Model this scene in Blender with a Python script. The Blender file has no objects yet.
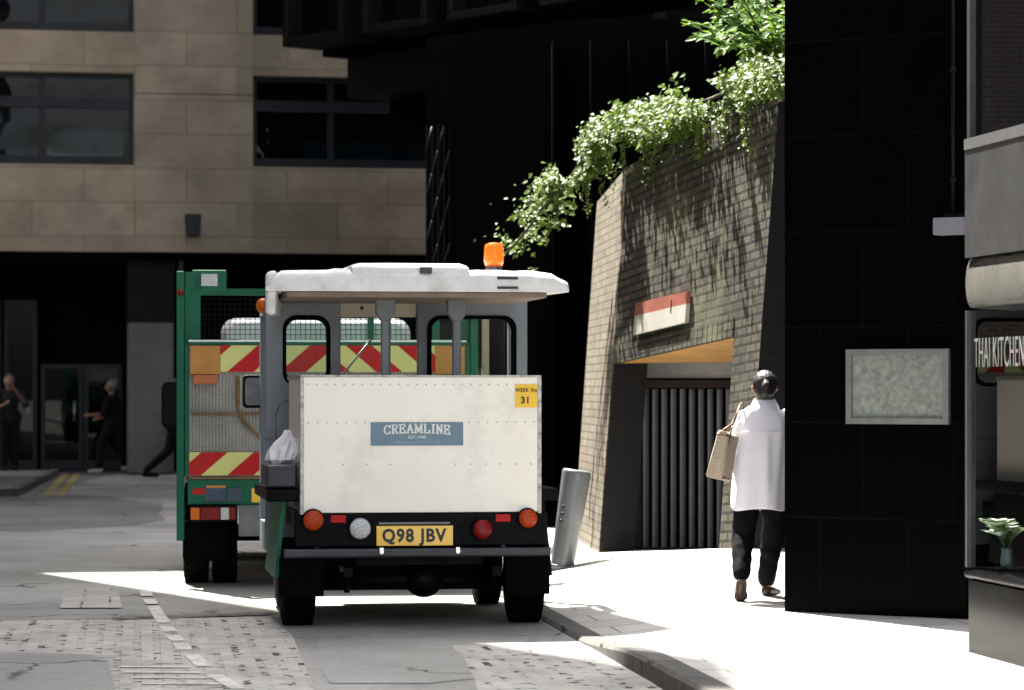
import bpy, bmesh, math, random
from mathutils import Vector, Matrix, Euler, noise as mnoise
random.seed(7)
R = math.radians
scene = bpy.context.scene
COL = scene.collection
FPX, CX, HY, CAMZ = 2844.0, 512.0, 390.0, 1.55      # focal length in px, centre, horizon row, camera height

def P(px, py, Y):
    return Vector(((px - CX) * Y / FPX, Y, CAMZ - (py - HY) * Y / FPX))

# ------------------------------------------------------------------ mesh builder
class MB:
    def __init__(s): s.v = []; s.f = []; s.sm = []
    def add(s, vs, fs, smooth=False):
        o = len(s.v); s.v += [Vector(v) for v in vs]
        for f in fs: s.f.append([i + o for i in f]); s.sm.append(smooth)
        return s
    def box(s, x0, x1, y0, y1, z0, z1, M=None):
        vs = [Vector(p) for p in ((x0,y0,z0),(x1,y0,z0),(x1,y1,z0),(x0,y1,z0),(x0,y0,z1),(x1,y0,z1),(x1,y1,z1),(x0,y1,z1))]
        if M is not None: vs = [M @ v for v in vs]
        return s.add(vs, [(0,3,2,1),(4,5,6,7),(0,1,5,4),(1,2,6,5),(2,3,7,6),(3,0,4,7)])
    def hexa(s, a, b):   # bottom quad a, top quad b (counter-clockwise from above)
        return s.add(list(a)+list(b), [(0,3,2,1),(4,5,6,7),(0,1,5,4),(1,2,6,5),(2,3,7,6),(3,0,4,7)])
    def prism(s, poly, y0, y1):    # polygon in x,z extruded along y
        n = len(poly); vs = [(x,y0,z) for x,z in poly] + [(x,y1,z) for x,z in poly]
        return s.add(vs, [tuple(range(n)), tuple(range(2*n-1, n-1, -1))] + [(i, i+n, (i+1)%n+n, (i+1)%n) for i in range(n)])
    def prism_z(s, poly, z0, z1):
        n = len(poly); vs = [(x,y,z0) for x,y in poly] + [(x,y,z1) for x,y in poly]
        return s.add(vs, [tuple(range(n-1,-1,-1)), tuple(range(n, 2*n))] + [(i, (i+1)%n, (i+1)%n+n, i+n) for i in range(n)])
    def prism_x(s, poly, x0, x1):
        n = len(poly); vs = [(x0,y,z) for y,z in poly] + [(x1,y,z) for y,z in poly]
        return s.add(vs, [tuple(range(n-1,-1,-1)), tuple(range(n, 2*n))] + [(i, (i+1)%n, (i+1)%n+n, i+n) for i in range(n)])
    def tube(s, p0, p1, r0, r1=None, n=12, caps=True, smooth=True):
        r1 = r0 if r1 is None else r1
        p0, p1 = Vector(p0), Vector(p1); d = (p1-p0).normalized()
        a = d.orthogonal().normalized(); b = d.cross(a)
        vs = []
        for p, r in ((p0,r0),(p1,r1)):
            for i in range(n):
                t = 2*math.pi*i/n; vs.append(p + (a*math.cos(t)+b*math.sin(t))*r)
        s.add(vs, [(i,(i+1)%n,(i+1)%n+n,i+n) for i in range(n)], smooth)
        if caps:
            o = len(s.v)-2*n
            s.f.append([o+i for i in range(n-1,-1,-1)]); s.sm.append(False)
            s.f.append([o+n+i for i in range(n)]); s.sm.append(False)
        return s
    def path(s, pts, r, n=6):
        for a, b in zip(pts[:-1], pts[1:]): s.tube(a, b, r, r, n)
        return s
    def ball(s, c, rx, ry=None, rz=None, nu=16, nv=10, M=None):
        ry = rx if ry is None else ry; rz = rx if rz is None else rz
        c = Vector(c); vs = []; fs = []
        for j in range(1, nv):
            t = math.pi*j/nv
            for i in range(nu):
                q = 2*math.pi*i/nu
                vs.append(Vector((rx*math.sin(t)*math.cos(q), ry*math.sin(t)*math.sin(q), rz*math.cos(t))))
        vs += [Vector((0,0,rz)), Vector((0,0,-rz))]
        for j in range(nv-2):
            for i in range(nu):
                fs.append((j*nu+i, (j+1)*nu+i, (j+1)*nu+(i+1)%nu, j*nu+(i+1)%nu))
        T, B = (nv-1)*nu, (nv-1)*nu+1
        for i in range(nu):
            fs.append((T, i, (i+1)%nu)); fs.append((B, (nv-2)*nu+(i+1)%nu, (nv-2)*nu+i))
        if M is not None: vs = [M @ v for v in vs]
        return s.add([v+c for v in vs], fs, True)
    def cap(s, p0, p1, r0, r1):       # tapered capsule
        s.tube(p0, p1, r0, r1, 14); s.ball(p0, r0, nu=14, nv=8); s.ball(p1, r1, nu=14, nv=8); return s
    def loft(s, rings, smooth=True, caps=True):
        n = len(rings[0]); vs = [p for r in rings for p in r]; fs = []
        for j in range(len(rings)-1):
            for i in range(n): fs.append((j*n+i, j*n+(i+1)%n, (j+1)*n+(i+1)%n, (j+1)*n+i))
        o = len(s.v); s.add(vs, fs, smooth)
        if caps:
            s.f.append([o+i for i in range(n-1,-1,-1)]); s.sm.append(False)
            s.f.append([o+(len(rings)-1)*n+i for i in range(n)]); s.sm.append(False)
        return s
    def build(s, name, mat, parent=None, origin=None, bevel=0.0, seg=2):
        me = bpy.data.meshes.new(name)
        vs = [v - origin for v in s.v] if origin is not None else s.v
        me.from_pydata([tuple(v) for v in vs], [], s.f); me.update()
        me.polygons.foreach_set('use_smooth', s.sm)
        uvmap(me)
        for m in (mat if isinstance(mat, (list, tuple)) else [mat]): me.materials.append(m)
        o = bpy.data.objects.new(name, me); COL.objects.link(o)
        if parent is not None: o.parent = parent
        if bevel > 0:
            b = o.modifiers.new('edge', 'BEVEL'); b.width = bevel; b.segments = seg; b.limit_method = 'ANGLE'; b.angle_limit = R(40)
            b.harden_normals = False
        return o

def uvmap(me):
    uv = me.uv_layers.new(name='UVMap')
    for p in me.polygons:
        n = p.normal
        if abs(n.z) > 0.9: t, b = Vector((1,0,0)), Vector((0,1,0))
        else:
            t = Vector((-n.y, n.x, 0)).normalized(); b = n.cross(t)
        for li in p.loop_indices:
            c = me.vertices[me.loops[li].vertex_index].co
            uv.data[li].uv = (c.dot(t), c.dot(b))

def remeshed(mb, voxel, smooth=6, sub=False):
    """one continuous surface round everything in mb"""
    o = mb.build('figure', [], None)
    r = o.modifiers.new('r', 'REMESH'); r.mode = 'VOXEL'; r.voxel_size = voxel; r.use_smooth_shade = True
    if smooth:
        m = o.modifiers.new('s', 'SMOOTH'); m.iterations = smooth; m.factor = 0.5
    bpy.context.view_layer.update()
    me = bpy.data.meshes.new_from_object(o.evaluated_get(bpy.context.evaluated_depsgraph_get()))
    bpy.data.objects.remove(o)
    me.polygons.foreach_set('use_smooth', [True]*len(me.polygons))
    return me

def mesh_obj(name, me, mat, parent=None):
    me.name = name; me.materials.clear(); me.materials.append(mat)
    o = bpy.data.objects.new(name, me); COL.objects.link(o)
    if parent is not None: o.parent = parent
    return o

def tag(o, label, cat, group=None):
    o['label'] = label; o['category'] = cat
    if group: o['group'] = group
    return o
def thing(name, label, cat, loc=(0,0,0), rz=0.0, group=None):
    o = bpy.data.objects.new(name, None); COL.objects.link(o)
    o.location = loc; o.rotation_euler = (0,0,rz); o.empty_display_size = .2
    return tag(o, label, cat, group)
def struct(o): o['kind'] = 'structure'; return o

def text_mesh(body, size, extrude=0.002, offset=0.0, sx=1.0, align='CENTER', arch=0.0, spacing=1.0):
    """lettering lying in the local x,z plane, facing -y"""
    cu = bpy.data.curves.new('lettering', 'FONT'); cu.body = body; cu.size = size; cu.extrude = extrude
    cu.offset = offset; cu.align_x = align; cu.align_y = 'CENTER'; cu.space_character = spacing; cu.resolution_u = 3
    o = bpy.data.objects.new('lettering', cu); COL.objects.link(o)
    bpy.context.view_layer.update()
    me = bpy.data.meshes.new_from_object(o.evaluated_get(bpy.context.evaluated_depsgraph_get()))
    bpy.data.objects.remove(o); bpy.data.curves.remove(cu)
    for v in me.vertices:
        x, y, z = v.co; v.co = (x*sx, -z, y - arch*x*x)
    me.update()
    return me

# ------------------------------------------------------------------ materials
def newmat(name):
    m = bpy.data.materials.new(name); m.use_nodes = True
    nt = m.node_tree; nt.nodes.clear()
    out = nt.nodes.new('ShaderNodeOutputMaterial'); bs = nt.nodes.new('ShaderNodeBsdfPrincipled')
    nt.links.new(bs.outputs[0], out.inputs[0])
    return m, nt, bs, out
def N(nt, t, **kw):
    n = nt.nodes.new(t)
    for k, v in kw.items(): setattr(n, k, v)
    return n
def ramp(nt, src, stops):
    r = N(nt, 'ShaderNodeValToRGB'); nt.links.new(src, r.inputs[0])
    els = r.color_ramp.elements
    while len(els) < len(stops): els.new(0.5)
    for e, (p, c) in zip(els, stops):
        e.position = p; e.color = (*c, 1) if len(c) == 3 else c
    return r.outputs[0]
def noise(nt, vec, scale, detail=5, rough=.6):
    n = N(nt, 'ShaderNodeTexNoise'); n.inputs['Scale'].default_value = scale
    n.inputs['Detail'].default_value = detail; n.inputs['Roughness'].default_value = rough
    nt.links.new(vec, n.inputs['Vector']); return n.outputs['Fac']
def mix(nt, fac, a, b, blend='MIX'):
    m = N(nt, 'ShaderNodeMix', data_type='RGBA', blend_type=blend)
    for sock, val in ((m.inputs[0], fac), (m.inputs[6], a), (m.inputs[7], b)):
        if hasattr(val, 'is_output'): nt.links.new(val, sock)
        else: sock.default_value = val if not isinstance(val, tuple) else (*val, 1)
    return m.outputs[2]
def mathn(nt, op, a, b=0.0):
    m = N(nt, 'ShaderNodeMath', operation=op)
    for i, v in enumerate((a, b)):
        if hasattr(v, 'is_output'): nt.links.new(v, m.inputs[i])
        else: m.inputs[i].default_value = v
    return m.outputs[0]
def bump(nt, bs, h, strength, dist=.01):
    b = N(nt, 'ShaderNodeBump'); b.inputs['Strength'].default_value = strength; b.inputs['Distance'].default_value = dist
    nt.links.new(h, b.inputs['Height']); nt.links.new(b.outputs[0], bs.inputs['Normal'])

def Mt(name, col, rough=.55, var=.25, scale=4, metal=0.0, spec=.5, bmp=0.0, bscale=60, dirt=None, dscale=2.5, coat=0):
    m, nt, bs, out = newmat(name)
    tc = N(nt, 'ShaderNodeTexCoord').outputs['Object']
    n = noise(nt, tc, scale)
    lo = tuple(c*(1-var) for c in col); hi = tuple(min(1, c*(1+var*.6)) for c in col)
    c = ramp(nt, n, [(.3, lo), (.7, hi)])
    if dirt:
        d = noise(nt, tc, dscale, 8, .7)
        c = mix(nt, ramp(nt, d, [(.5, (0,0,0)), (.72, (1,1,1))]), c, dirt)
    nt.links.new(c, bs.inputs['Base Color'])
    r = ramp(nt, noise(nt, tc, scale*3), [(.3, (rough*.8,)*3), (.7, (min(1,rough*1.2),)*3)])
    nt.links.new(r, bs.inputs['Roughness'])
    bs.inputs['Metallic'].default_value = metal; bs.inputs['Specular IOR Level'].default_value = spec
    if coat: bs.inputs['Coat Weight'].default_value = coat
    if bmp: bump(nt, bs, noise(nt, tc, bscale, 4), bmp)
    return m

def brick_mat(name, c1, c2, mortar, w, h, msize=.01, rot=0.0, rough=.85, bmp=.5, spec=.3, var=.5, off=.5, stain=None, mortar_mask=None, msmooth=.1, nscale=1.5):
    m, nt, bs, out = newmat(name)
    uv = N(nt, 'ShaderNodeTexCoord').outputs['UV']
    mp = N(nt, 'ShaderNodeMapping'); mp.inputs['Rotation'].default_value = (0,0,rot)
    nt.links.new(uv, mp.inputs['Vector']); v = mp.outputs[0]
    b = N(nt, 'ShaderNodeTexBrick', offset=off); nt.links.new(v, b.inputs['Vector'])
    b.inputs['Scale'].default_value = 1; b.inputs['Brick Width'].default_value = w; b.inputs['Row Height'].default_value = h
    b.inputs['Mortar Size'].default_value = msize; b.inputs['Mortar Smooth'].default_value = msmooth
    b.inputs['Color1'].default_value = (*c1,1); b.inputs['Color2'].default_value = (*c2,1); b.inputs['Mortar'].default_value = (*mortar,1)
    if mortar_mask:
        # only some joints are open: elsewhere they are packed flush with the stone
        k = ramp(nt, noise(nt, v, mortar_mask[0], 2), [(mortar_mask[1], (0,0,0)), (mortar_mask[1]+.06, (1,1,1))])
        stone = mix(nt, .5, c1, c2)
        b.inputs['Mortar'].default_value = (*mortar,1)
        jm = mix(nt, k, tuple((x+y)*.485 for x, y in zip(c1, c2)), mortar)
        nt.links.new(jm, b.inputs['Mortar'])
    n = noise(nt, v, nscale, 8, .65)
    c = mix(nt, var, b.outputs['Color'], ramp(nt, n, [(.25, (.35,.35,.35)), (.7, (1.25,1.25,1.25))]), 'MULTIPLY')
    if stain:
        k = ramp(nt, noise(nt, v, .8, 6, .7), [(.5, (0,0,0)), (.7, (1,1,1))])
        c = mix(nt, mathn(nt, 'MULTIPLY', k, .6), c, stain)
    nt.links.new(c, bs.inputs['Base Color'])
    bs.inputs['Roughness'].default_value = rough; bs.inputs['Specular IOR Level'].default_value = spec
    hgt = mathn(nt, 'ADD', mathn(nt, 'MULTIPLY', b.outputs['Fac'], -1.0), mathn(nt, 'MULTIPLY', noise(nt, v, 40, 4), .5))
    bump(nt, bs, hgt, bmp, .008)
    return m

def glass_mat(name, tint=(.9,.95,1), ior=1.5, rough=0.0, body=0.0, bodycol=(.01,.012,.014), wave=0.0):
    """flat window glass: mirror by Fresnel, clear otherwise; body > 0 mixes in a dark tinted film"""
    m, nt, bs, out = newmat(name); nt.nodes.remove(bs)
    g = N(nt, 'ShaderNodeBsdfGlossy'); g.inputs['Roughness'].default_value = rough
    t = N(nt, 'ShaderNodeBsdfTransparent'); t.inputs[0].default_value = (*tint,1)
    d = N(nt, 'ShaderNodeBsdfDiffuse'); d.inputs[0].default_value = (*bodycol,1)
    mx0 = N(nt, 'ShaderNodeMixShader'); mx0.inputs[0].default_value = body
    nt.links.new(t.outputs[0], mx0.inputs[1]); nt.links.new(d.outputs[0], mx0.inputs[2])
    f = N(nt, 'ShaderNodeFresnel'); f.inputs[0].default_value = ior
    mx = N(nt, 'ShaderNodeMixShader'); ge = N(nt, 'ShaderNodeNewGeometry'); k_ = mathn(nt, 'MULTIPLY', f.outputs[0], mathn(nt, 'SUBTRACT', 1.0, ge.outputs['Backfacing'])); nt.links.new(k_, mx.inputs[0])
    if wave:
        tc = N(nt, 'ShaderNodeTexCoord').outputs['Object']; b_ = N(nt, 'ShaderNodeBump'); b_.inputs['Strength'].default_value = wave; b_.inputs['Distance'].default_value = .05
        nt.links.new(noise(nt, tc, 1.3, 1), b_.inputs['Height']); nt.links.new(b_.outputs[0], g.inputs['Normal'])
    nt.links.new(mx0.outputs[0], mx.inputs[1]); nt.links.new(g.outputs[0], mx.inputs[2])
    nt.links.new(mx.outputs[0], out.inputs[0]); return m

def leaf_mat(name, c1, c2, scale=6):
    m, nt, bs, out = newmat(name)
    geo = N(nt, 'ShaderNodeTexCoord').outputs['Object']
    c = ramp(nt, noise(nt, geo, scale, 3), [(.35, c1), (.65, c2)])
    nt.links.new(c, bs.inputs['Base Color']); bs.inputs['Roughness'].default_value = .5; bs.inputs['Specular IOR Level'].default_value = .3
    tr = N(nt, 'ShaderNodeBsdfTranslucent'); nt.links.new(mix(nt, .5, c, (.25,.4,.03)), tr.inputs[0])
    mx = N(nt, 'ShaderNodeMixShader'); mx.inputs[0].default_value = .35
    nt.links.new(bs.outputs[0], mx.inputs[1]); nt.links.new(tr.outputs[0], mx.inputs[2])
    nt.links.new(mx.outputs[0], out.inputs[0]); return m

def lens_mat(name, col, emit=0.0):
    m, nt, bs, out = newmat(name)
    v = N(nt, 'ShaderNodeTexVoronoi'); v.inputs['Scale'].default_value = 110
    nt.links.new(N(nt, 'ShaderNodeTexCoord').outputs['Object'], v.inputs['Vector'])
    c = ramp(nt, v.outputs['Distance'], [(.1, tuple(x*.45 for x in col)), (.6, col)])
    nt.links.new(c, bs.inputs['Base Color']); bs.inputs['Roughness'].default_value = .12
    bs.inputs['Specular IOR Level'].default_value = .2
    if emit:
        nt.links.new(c, bs.inputs['Emission Color']); bs.inputs['Emission Strength'].default_value = emit
    bump(nt, bs, v.outputs['Distance'], .4, .004)
    return m

# ground
def asphalt(name, lo, hi, grain=.6):
    m, nt, bs, out = newmat(name)
    tc = N(nt, 'ShaderNodeTexCoord').outputs['Object']
    big = noise(nt, tc, .45, 7, .62); fine = noise(nt, tc, 45, 6, .85)
    c = ramp(nt, big, [(.32, lo), (.68, hi)])
    c = mix(nt, grain, c, ramp(nt, fine, [(.3, (.35,)*3), (.7, (1.4,)*3)]), 'MULTIPLY')
    oil = ramp(nt, noise(nt, tc, 1.7, 6, .7), [(.60, (0,0,0)), (.74, (1,1,1))])
    c = mix(nt, mathn(nt, 'MULTIPLY', oil, .45), c, tuple(x*.5 for x in lo))
    vo = N(nt, 'ShaderNodeTexVoronoi', feature='DISTANCE_TO_EDGE'); vo.inputs['Scale'].default_value = .42
    wv = N(nt, 'ShaderNodeVectorMath', operation='ADD'); nz = N(nt, 'ShaderNodeTexNoise'); nz.inputs['Scale'].default_value = 1.6; nz.inputs['Detail'].default_value = 6
    nt.links.new(tc, nz.inputs['Vector']); nt.links.new(tc, wv.inputs[0]); nt.links.new(nz.outputs['Color'], wv.inputs[1]); nt.links.new(wv.outputs[0], vo.inputs['Vector'])
    ck = ramp(nt, vo.outputs['Distance'], [(.004, (1,1,1)), (.012, (0,0,0))])
    ck = mathn(nt, 'MULTIPLY', ck, ramp(nt, noise(nt, tc, .5, 3), [(.45, (0,0,0)), (.55, (.85,.85,.85))]))
    c = mix(nt, ck, c, (.02,.02,.02))
    nt.links.new(c, bs.inputs['Base Color']); bs.inputs['Roughness'].default_value = .85
    bs.inputs['Specular IOR Level'].default_value = .25
    bump(nt, bs, fine, .5, .006); return m
M_road = asphalt('asphalt', (.165,.164,.153), (.32,.317,.30))
M_patch = asphalt('newer_asphalt', (.19,.19,.178), (.30,.298,.283), .5)
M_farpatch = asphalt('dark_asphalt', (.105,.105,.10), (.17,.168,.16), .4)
SA = R(7.5)
M_setts = brick_mat('granite_setts', (.385,.377,.35), (.35,.342,.318), (.005,.005,.005), .27, .115, .022, rot=R(82.5), rough=.8, bmp=1.0, var=.7, mortar_mask=(8, .565), nscale=2.2)
M_setts2 = brick_mat('worn_setts', (.36,.35,.33), (.29,.285,.27), (.03,.03,.028), .42, .2, .008, rot=R(82.5), rough=.75, bmp=.5, var=.5, mortar_mask=(3, .5), nscale=1.1)
M_flags = brick_mat('paving_slabs', (.42,.405,.38), (.35,.34,.32), (.13,.125,.115), .6, .45, .008, rot=R(-7.5), rough=.8, bmp=.25, var=.25)
M_kerb = brick_mat('granite_kerb', (.12,.116,.108), (.075,.073,.068), (.006,.006,.006), .9, 3, .014, rot=R(82.5), rough=.85, bmp=.9, var=.7, nscale=9)
M_white_paint = Mt('road_paint', (.50,.49,.46), .75, .3, 9, dirt=(.17,.17,.16), dscale=4)
M_yellow_paint = Mt('yellow_road_paint', (.30,.225,.07), .7, .3, 9, dirt=(.12,.11,.1), dscale=4)
# buildings
M_stone = brick_mat('ashlar_stone', (.42,.372,.285), (.34,.30,.23), (.235,.205,.16), 1.85, .62, .010, rough=.8, bmp=.2, var=.85, stain=(.18,.162,.13), nscale=.35)
M_brick = brick_mat('dark_stock_brick', (.085,.075,.052), (.04,.036,.027), (.009,.0085,.0075), .22, .072, .013, rot=R(-4), rough=.8, bmp=.9, var=.75, stain=(.17,.18,.10), nscale=2.2)
M_brick_side = brick_mat('sunlit_brick', (.20,.168,.125), (.145,.12,.09), (.09,.08,.062), .22, .072, .009, rough=.85, bmp=.9, var=.7, nscale=4)  # paler, warmer brick: sunlight on the return face put into the colour
M_brick_dark = brick_mat('shaded_brick', (.0055,.0058,.007), (.0035,.0038,.0045), (.004,.004,.004), .5, .1, .014, rough=.5, bmp=.9, var=.5)  # brick darkened to carry the shade on jamb and side wall
M_black = Mt('black_cladding', (.0012,.0012,.0016), .7, .3, 2, spec=.02)
M_black_trim = Mt('bronze_black_metal', (.008,.007,.008), .5, .3, 3, spec=.12)
M_navy_metal = Mt('dark_blue_window_frame', (.010,.014,.021), .45, .2, 3, spec=.3)
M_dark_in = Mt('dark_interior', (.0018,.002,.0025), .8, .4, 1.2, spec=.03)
M_grey_panel = Mt('grey_metal_panel', (.13,.135,.14), .4, .5, .6, spec=.5)
M_brick_red = brick_mat('red_london_brick', (.26,.13,.09), (.2,.1,.07), (.3,.28,.25), .22, .072, .01, rough=.85, bmp=.5, var=.5)
M_winglass = glass_mat('window_glass', (.5,.6,.65), 1.32, wave=.35, body=.35, bodycol=(.006,.009,.012))
M_shopglass = glass_mat('shop_glass', (.75,.82,.85), 1.7)
M_doorglass = glass_mat('door_glass', (.2,.25,.28), 1.3, body=.75, bodycol=(.003,.004,.005))
M_darkglass = glass_mat('dark_glass', (.2,.25,.28), 1.18, body=.85, bodycol=(.003,.004,.005))
M_cabglass = glass_mat('clear_cab_glass', (.93,.96,.95), 1.35)
# black granite with pale flecks and thin panel joints
def granite():
    m, nt, bs, out = newmat('black_granite')
    tx = N(nt, 'ShaderNodeTexCoord'); tc = tx.outputs['Object']
    b = N(nt, 'ShaderNodeTexBrick', offset=.5); nt.links.new(tx.outputs['UV'], b.inputs['Vector'])
    b.inputs['Scale'].default_value = 1; b.inputs['Brick Width'].default_value = .62; b.inputs['Row Height'].default_value = .62
    b.inputs['Mortar Size'].default_value = .0035
    b.inputs['Color1'].default_value = (.0013,.0014,.0018,1); b.inputs['Color2'].default_value = (.0010,.0011,.0015,1)
    b.inputs['Mortar'].default_value = (.0035,.0035,.004,1)
    fl = ramp(nt, noise(nt, tc, 42, 2, .5), [(.79, (0,0,0)), (.82, (1,1,1))])
    c = mix(nt, mathn(nt, 'MULTIPLY', fl, .6), b.outputs['Color'], (.10,.09,.07))
    nt.links.new(c, bs.inputs['Base Color']); bs.inputs['Roughness'].default_value = .3
    bs.inputs['Specular IOR Level'].default_value = .025
    bump(nt, bs, mathn(nt, 'MULTIPLY', b.outputs['Fac'], -1), .5, .003)
    return m
M_granite = granite()
def polished_granite():
    m, nt, bs, out = newmat('polished_black_stone')
    tc = N(nt, 'ShaderNodeTexCoord').outputs['Object']
    c = ramp(nt, noise(nt, tc, 60, 3), [(.4, (.002,.002,.0025)), (.75, (.012,.012,.013))])
    nt.links.new(c, bs.inputs['Base Color']); bs.inputs['Roughness'].default_value = .16; bs.inputs['Specular IOR Level'].default_value = .05
    return m
M_polish = polished_granite()
M_fascia = Mt('grey_fascia_metal', (.042,.044,.047), .45, .25, 2.5, spec=.3, dirt=(.05,.05,.05))
M_alu = Mt('brushed_aluminium', (.26,.265,.27), .4, .15, 8, metal=.6)
M_frost = Mt('frosted_pale_green_sheet', (.21,.24,.215), .5, .4, 26, bmp=.3, bscale=30)
M_signwhite = Mt('sign_white', (.40,.385,.345), .5, .15, 5)
M_signred = Mt('faded_red', (.27,.085,.06), .5, .2, 5)
M_ochre = Mt('ochre_soffit', (.42,.22,.06), .7, .25, 3)
M_render = Mt('grey_render', (.22,.22,.21), .8, .25, 3, dirt=(.1,.1,.1))
M_gate = Mt('grey_shutter_slats', (.13,.135,.15), .45, .2, 4, spec=.4)
M_gate_frame = Mt('dark_brown_gate_frame', (.018,.012,.011), .5, .3, 4, spec=.2)
# vehicles
M_cream = Mt('cream_white_panel', (.84,.80,.715), .38, .05, 1.4, dirt=(.66,.63,.56), dscale=1.8, coat=.2)
M_greywhite = Mt('weathered_white_grp', (.66,.66,.65), .5, .12, 6, dirt=(.42,.41,.38), dscale=4)
M_bluegrey = Mt('blue_grey_paint', (.165,.195,.225), .42, .08, 3, dirt=(.16,.18,.2), dscale=3, coat=.2)
M_tan = Mt('stained_plywood', (.20,.15,.11), .7, .3, 6)
M_creamboard = Mt('cream_header_board', (.62,.56,.42), .5, .1, 4)
M_blackpaint = Mt('black_chassis_paint', (.002,.0023,.003), .5, .3, 5, spec=.08)
M_rubber = Mt('tyre_rubber', (.002,.002,.0024), .9, .3, 9, spec=.05, bmp=.3, bscale=50)
M_steel = Mt('dull_steel', (.14,.145,.155), .4, .35, 7, metal=.6)
M_chrome = Mt('bright_metal', (.7,.7,.7), .2, .1, 7, metal=1.0)
M_navy = Mt('navy_plastic', (.010,.013,.022), .45, .3, 4)
M_blue_sign = Mt('slate_blue_vinyl', (.125,.20,.265), .45, .06, 3)
M_letter = Mt('off_white_vinyl', (.80,.79,.75), .5, .04, 3)
M_letter_dim = Mt('pale_blue_vinyl', (.36,.43,.48), .5, .04, 3)
M_plate = Mt('yellow_plate', (.85,.52,.055), .35, .06, 5, coat=.4)
M_ink = Mt('black_ink', (.008,.008,.009), .4, .1, 5)
M_yellow_label = Mt('yellow_label', (.80,.50,.03), .5, .06, 5)
M_amber = lens_mat('amber_lens', (.62,.14,.012))
M_amber_lit = lens_mat('lit_amber_lens', (1.0,.075,.006), .42)
M_red = lens_mat('red_lens', (.20,.006,.006))
M_redorange = lens_mat('orange_red_lens', (.42,.045,.006))
M_clear = lens_mat('clear_lens', (.55,.56,.56))
M_green = Mt('green_paint', (.005,.11,.055), .45, .25, 5, spec=.2, dirt=(.014,.07,.04))
M_chev_y = Mt('fluorescent_yellow_sheet', (.60,.61,.22), .5, .08, 6, spec=.15, dirt=(.55,.56,.25), dscale=3)
M_chev_r = Mt('red_reflective_sheet', (.42,.016,.016), .5, .1, 6, spec=.15)
M_orangeboard = Mt('orange_reflector_board', (.44,.19,.02), .45, .15, 8)
M_brown = Mt('rusty_brown_bar', (.17,.10,.035), .6, .4, 12)
M_whiteroof = Mt('white_van_paint', (.72,.73,.72), .35, .1, 4, coat=.3)
def checker_plate():
    m, nt, bs, out = newmat('checker_plate')
    uv = N(nt, 'ShaderNodeTexCoord').outputs['UV']
    sp_ = N(nt, 'ShaderNodeSeparateXYZ'); nt.links.new(uv, sp_.inputs[0])
    k = 2*math.pi/.052
    a = mathn(nt, 'SINE', mathn(nt, 'MULTIPLY', mathn(nt, 'ADD', sp_.outputs[0], mathn(nt, 'MULTIPLY', sp_.outputs[1], 1.6)), k))
    b = mathn(nt, 'SINE', mathn(nt, 'MULTIPLY', mathn(nt, 'SUBTRACT', sp_.outputs[0], mathn(nt, 'MULTIPLY', sp_.outputs[1], 1.6)), k))
    d = mathn(nt, 'MULTIPLY', a, b)
    n = noise(nt, uv, 2.2, 7, .7)
    c = ramp(nt, n, [(.3, (.17,.165,.15)), (.7, (.37,.365,.345))])
    lift = ramp(nt, d, [(.35, (0,0,0)), (.8, (1,1,1))])
    c = mix(nt, mathn(nt, 'MULTIPLY', lift, .55), c, (.55,.53,.47))
    nt.links.new(c, bs.inputs['Base Color']); bs.inputs['Metallic'].default_value = .5; bs.inputs['Roughness'].default_value = .4
    bump(nt, bs, d, .8, .006)
    return m
M_checker = checker_plate()
M_bag = Mt('thin_white_plastic', (.82,.82,.84), .3, .15, 12, bmp=.6, bscale=18)
# people
M_skin = Mt('skin', (.42,.25,.17), .5, .08, 9)
M_skin2 = Mt('skin_shaded', (.16,.085,.055), .5, .08, 9)  # skin darkened in colour for the shade around the far figures
M_shirt = Mt('white_cotton', (.74,.73,.80), .8, .05, 7, spec=.2)
M_trouser = Mt('black_cotton', (.003,.0033,.005), .9, .25, 8, spec=.1)
M_hair = Mt('dark_hair', (.016,.013,.012), .5, .3, 30, bmp=.3, bscale=120)
M_shoe = Mt('brown_leather', (.035,.02,.014), .5, .25, 12)
M_sole = Mt('brown_rubber_sole', (.04,.022,.018), .8, .2, 12)
M_tote = brick_mat('checked_canvas', (.46,.39,.31), (.41,.345,.27), (.33,.27,.2), .03, .02, .004, rot=R(45), rough=.7, bmp=.2, var=.2)
M_leather = Mt('tan_strap_leather', (.13,.06,.035), .5, .2, 10)
M_greycloth = Mt('charcoal_cloth', (.014,.015,.018), .85, .2, 8, spec=.1)
M_blackcloth = Mt('black_cloth', (.008,.008,.010), .85, .2, 8, spec=.1)
M_blond = Mt('shaded_blond_hair', (.18,.155,.12), .5, .3, 30)  # blond toned down, shade on the far figure put into its colour
M_ivy = leaf_mat('ivy_leaf', (.015,.05,.006), (.16,.225,.04), 14)
M_ivy_stem = Mt('ivy_stem', (.05,.04,.025), .9, .3, 10)
M_leaf = leaf_mat('lime_leaf', (.05,.13,.015), (.10,.20,.03), 3)
M_bollard = Mt('grey_bollard_paint', (.13,.14,.15), .35, .1, 4, coat=.3, dirt=(.09,.1,.105), dscale=3)
M_petal = Mt('cream_petal', (.72,.74,.52), .5, .1, 9)
M_vase = glass_mat('vase_glass', (.8,.9,.85), 1.5)

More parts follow.
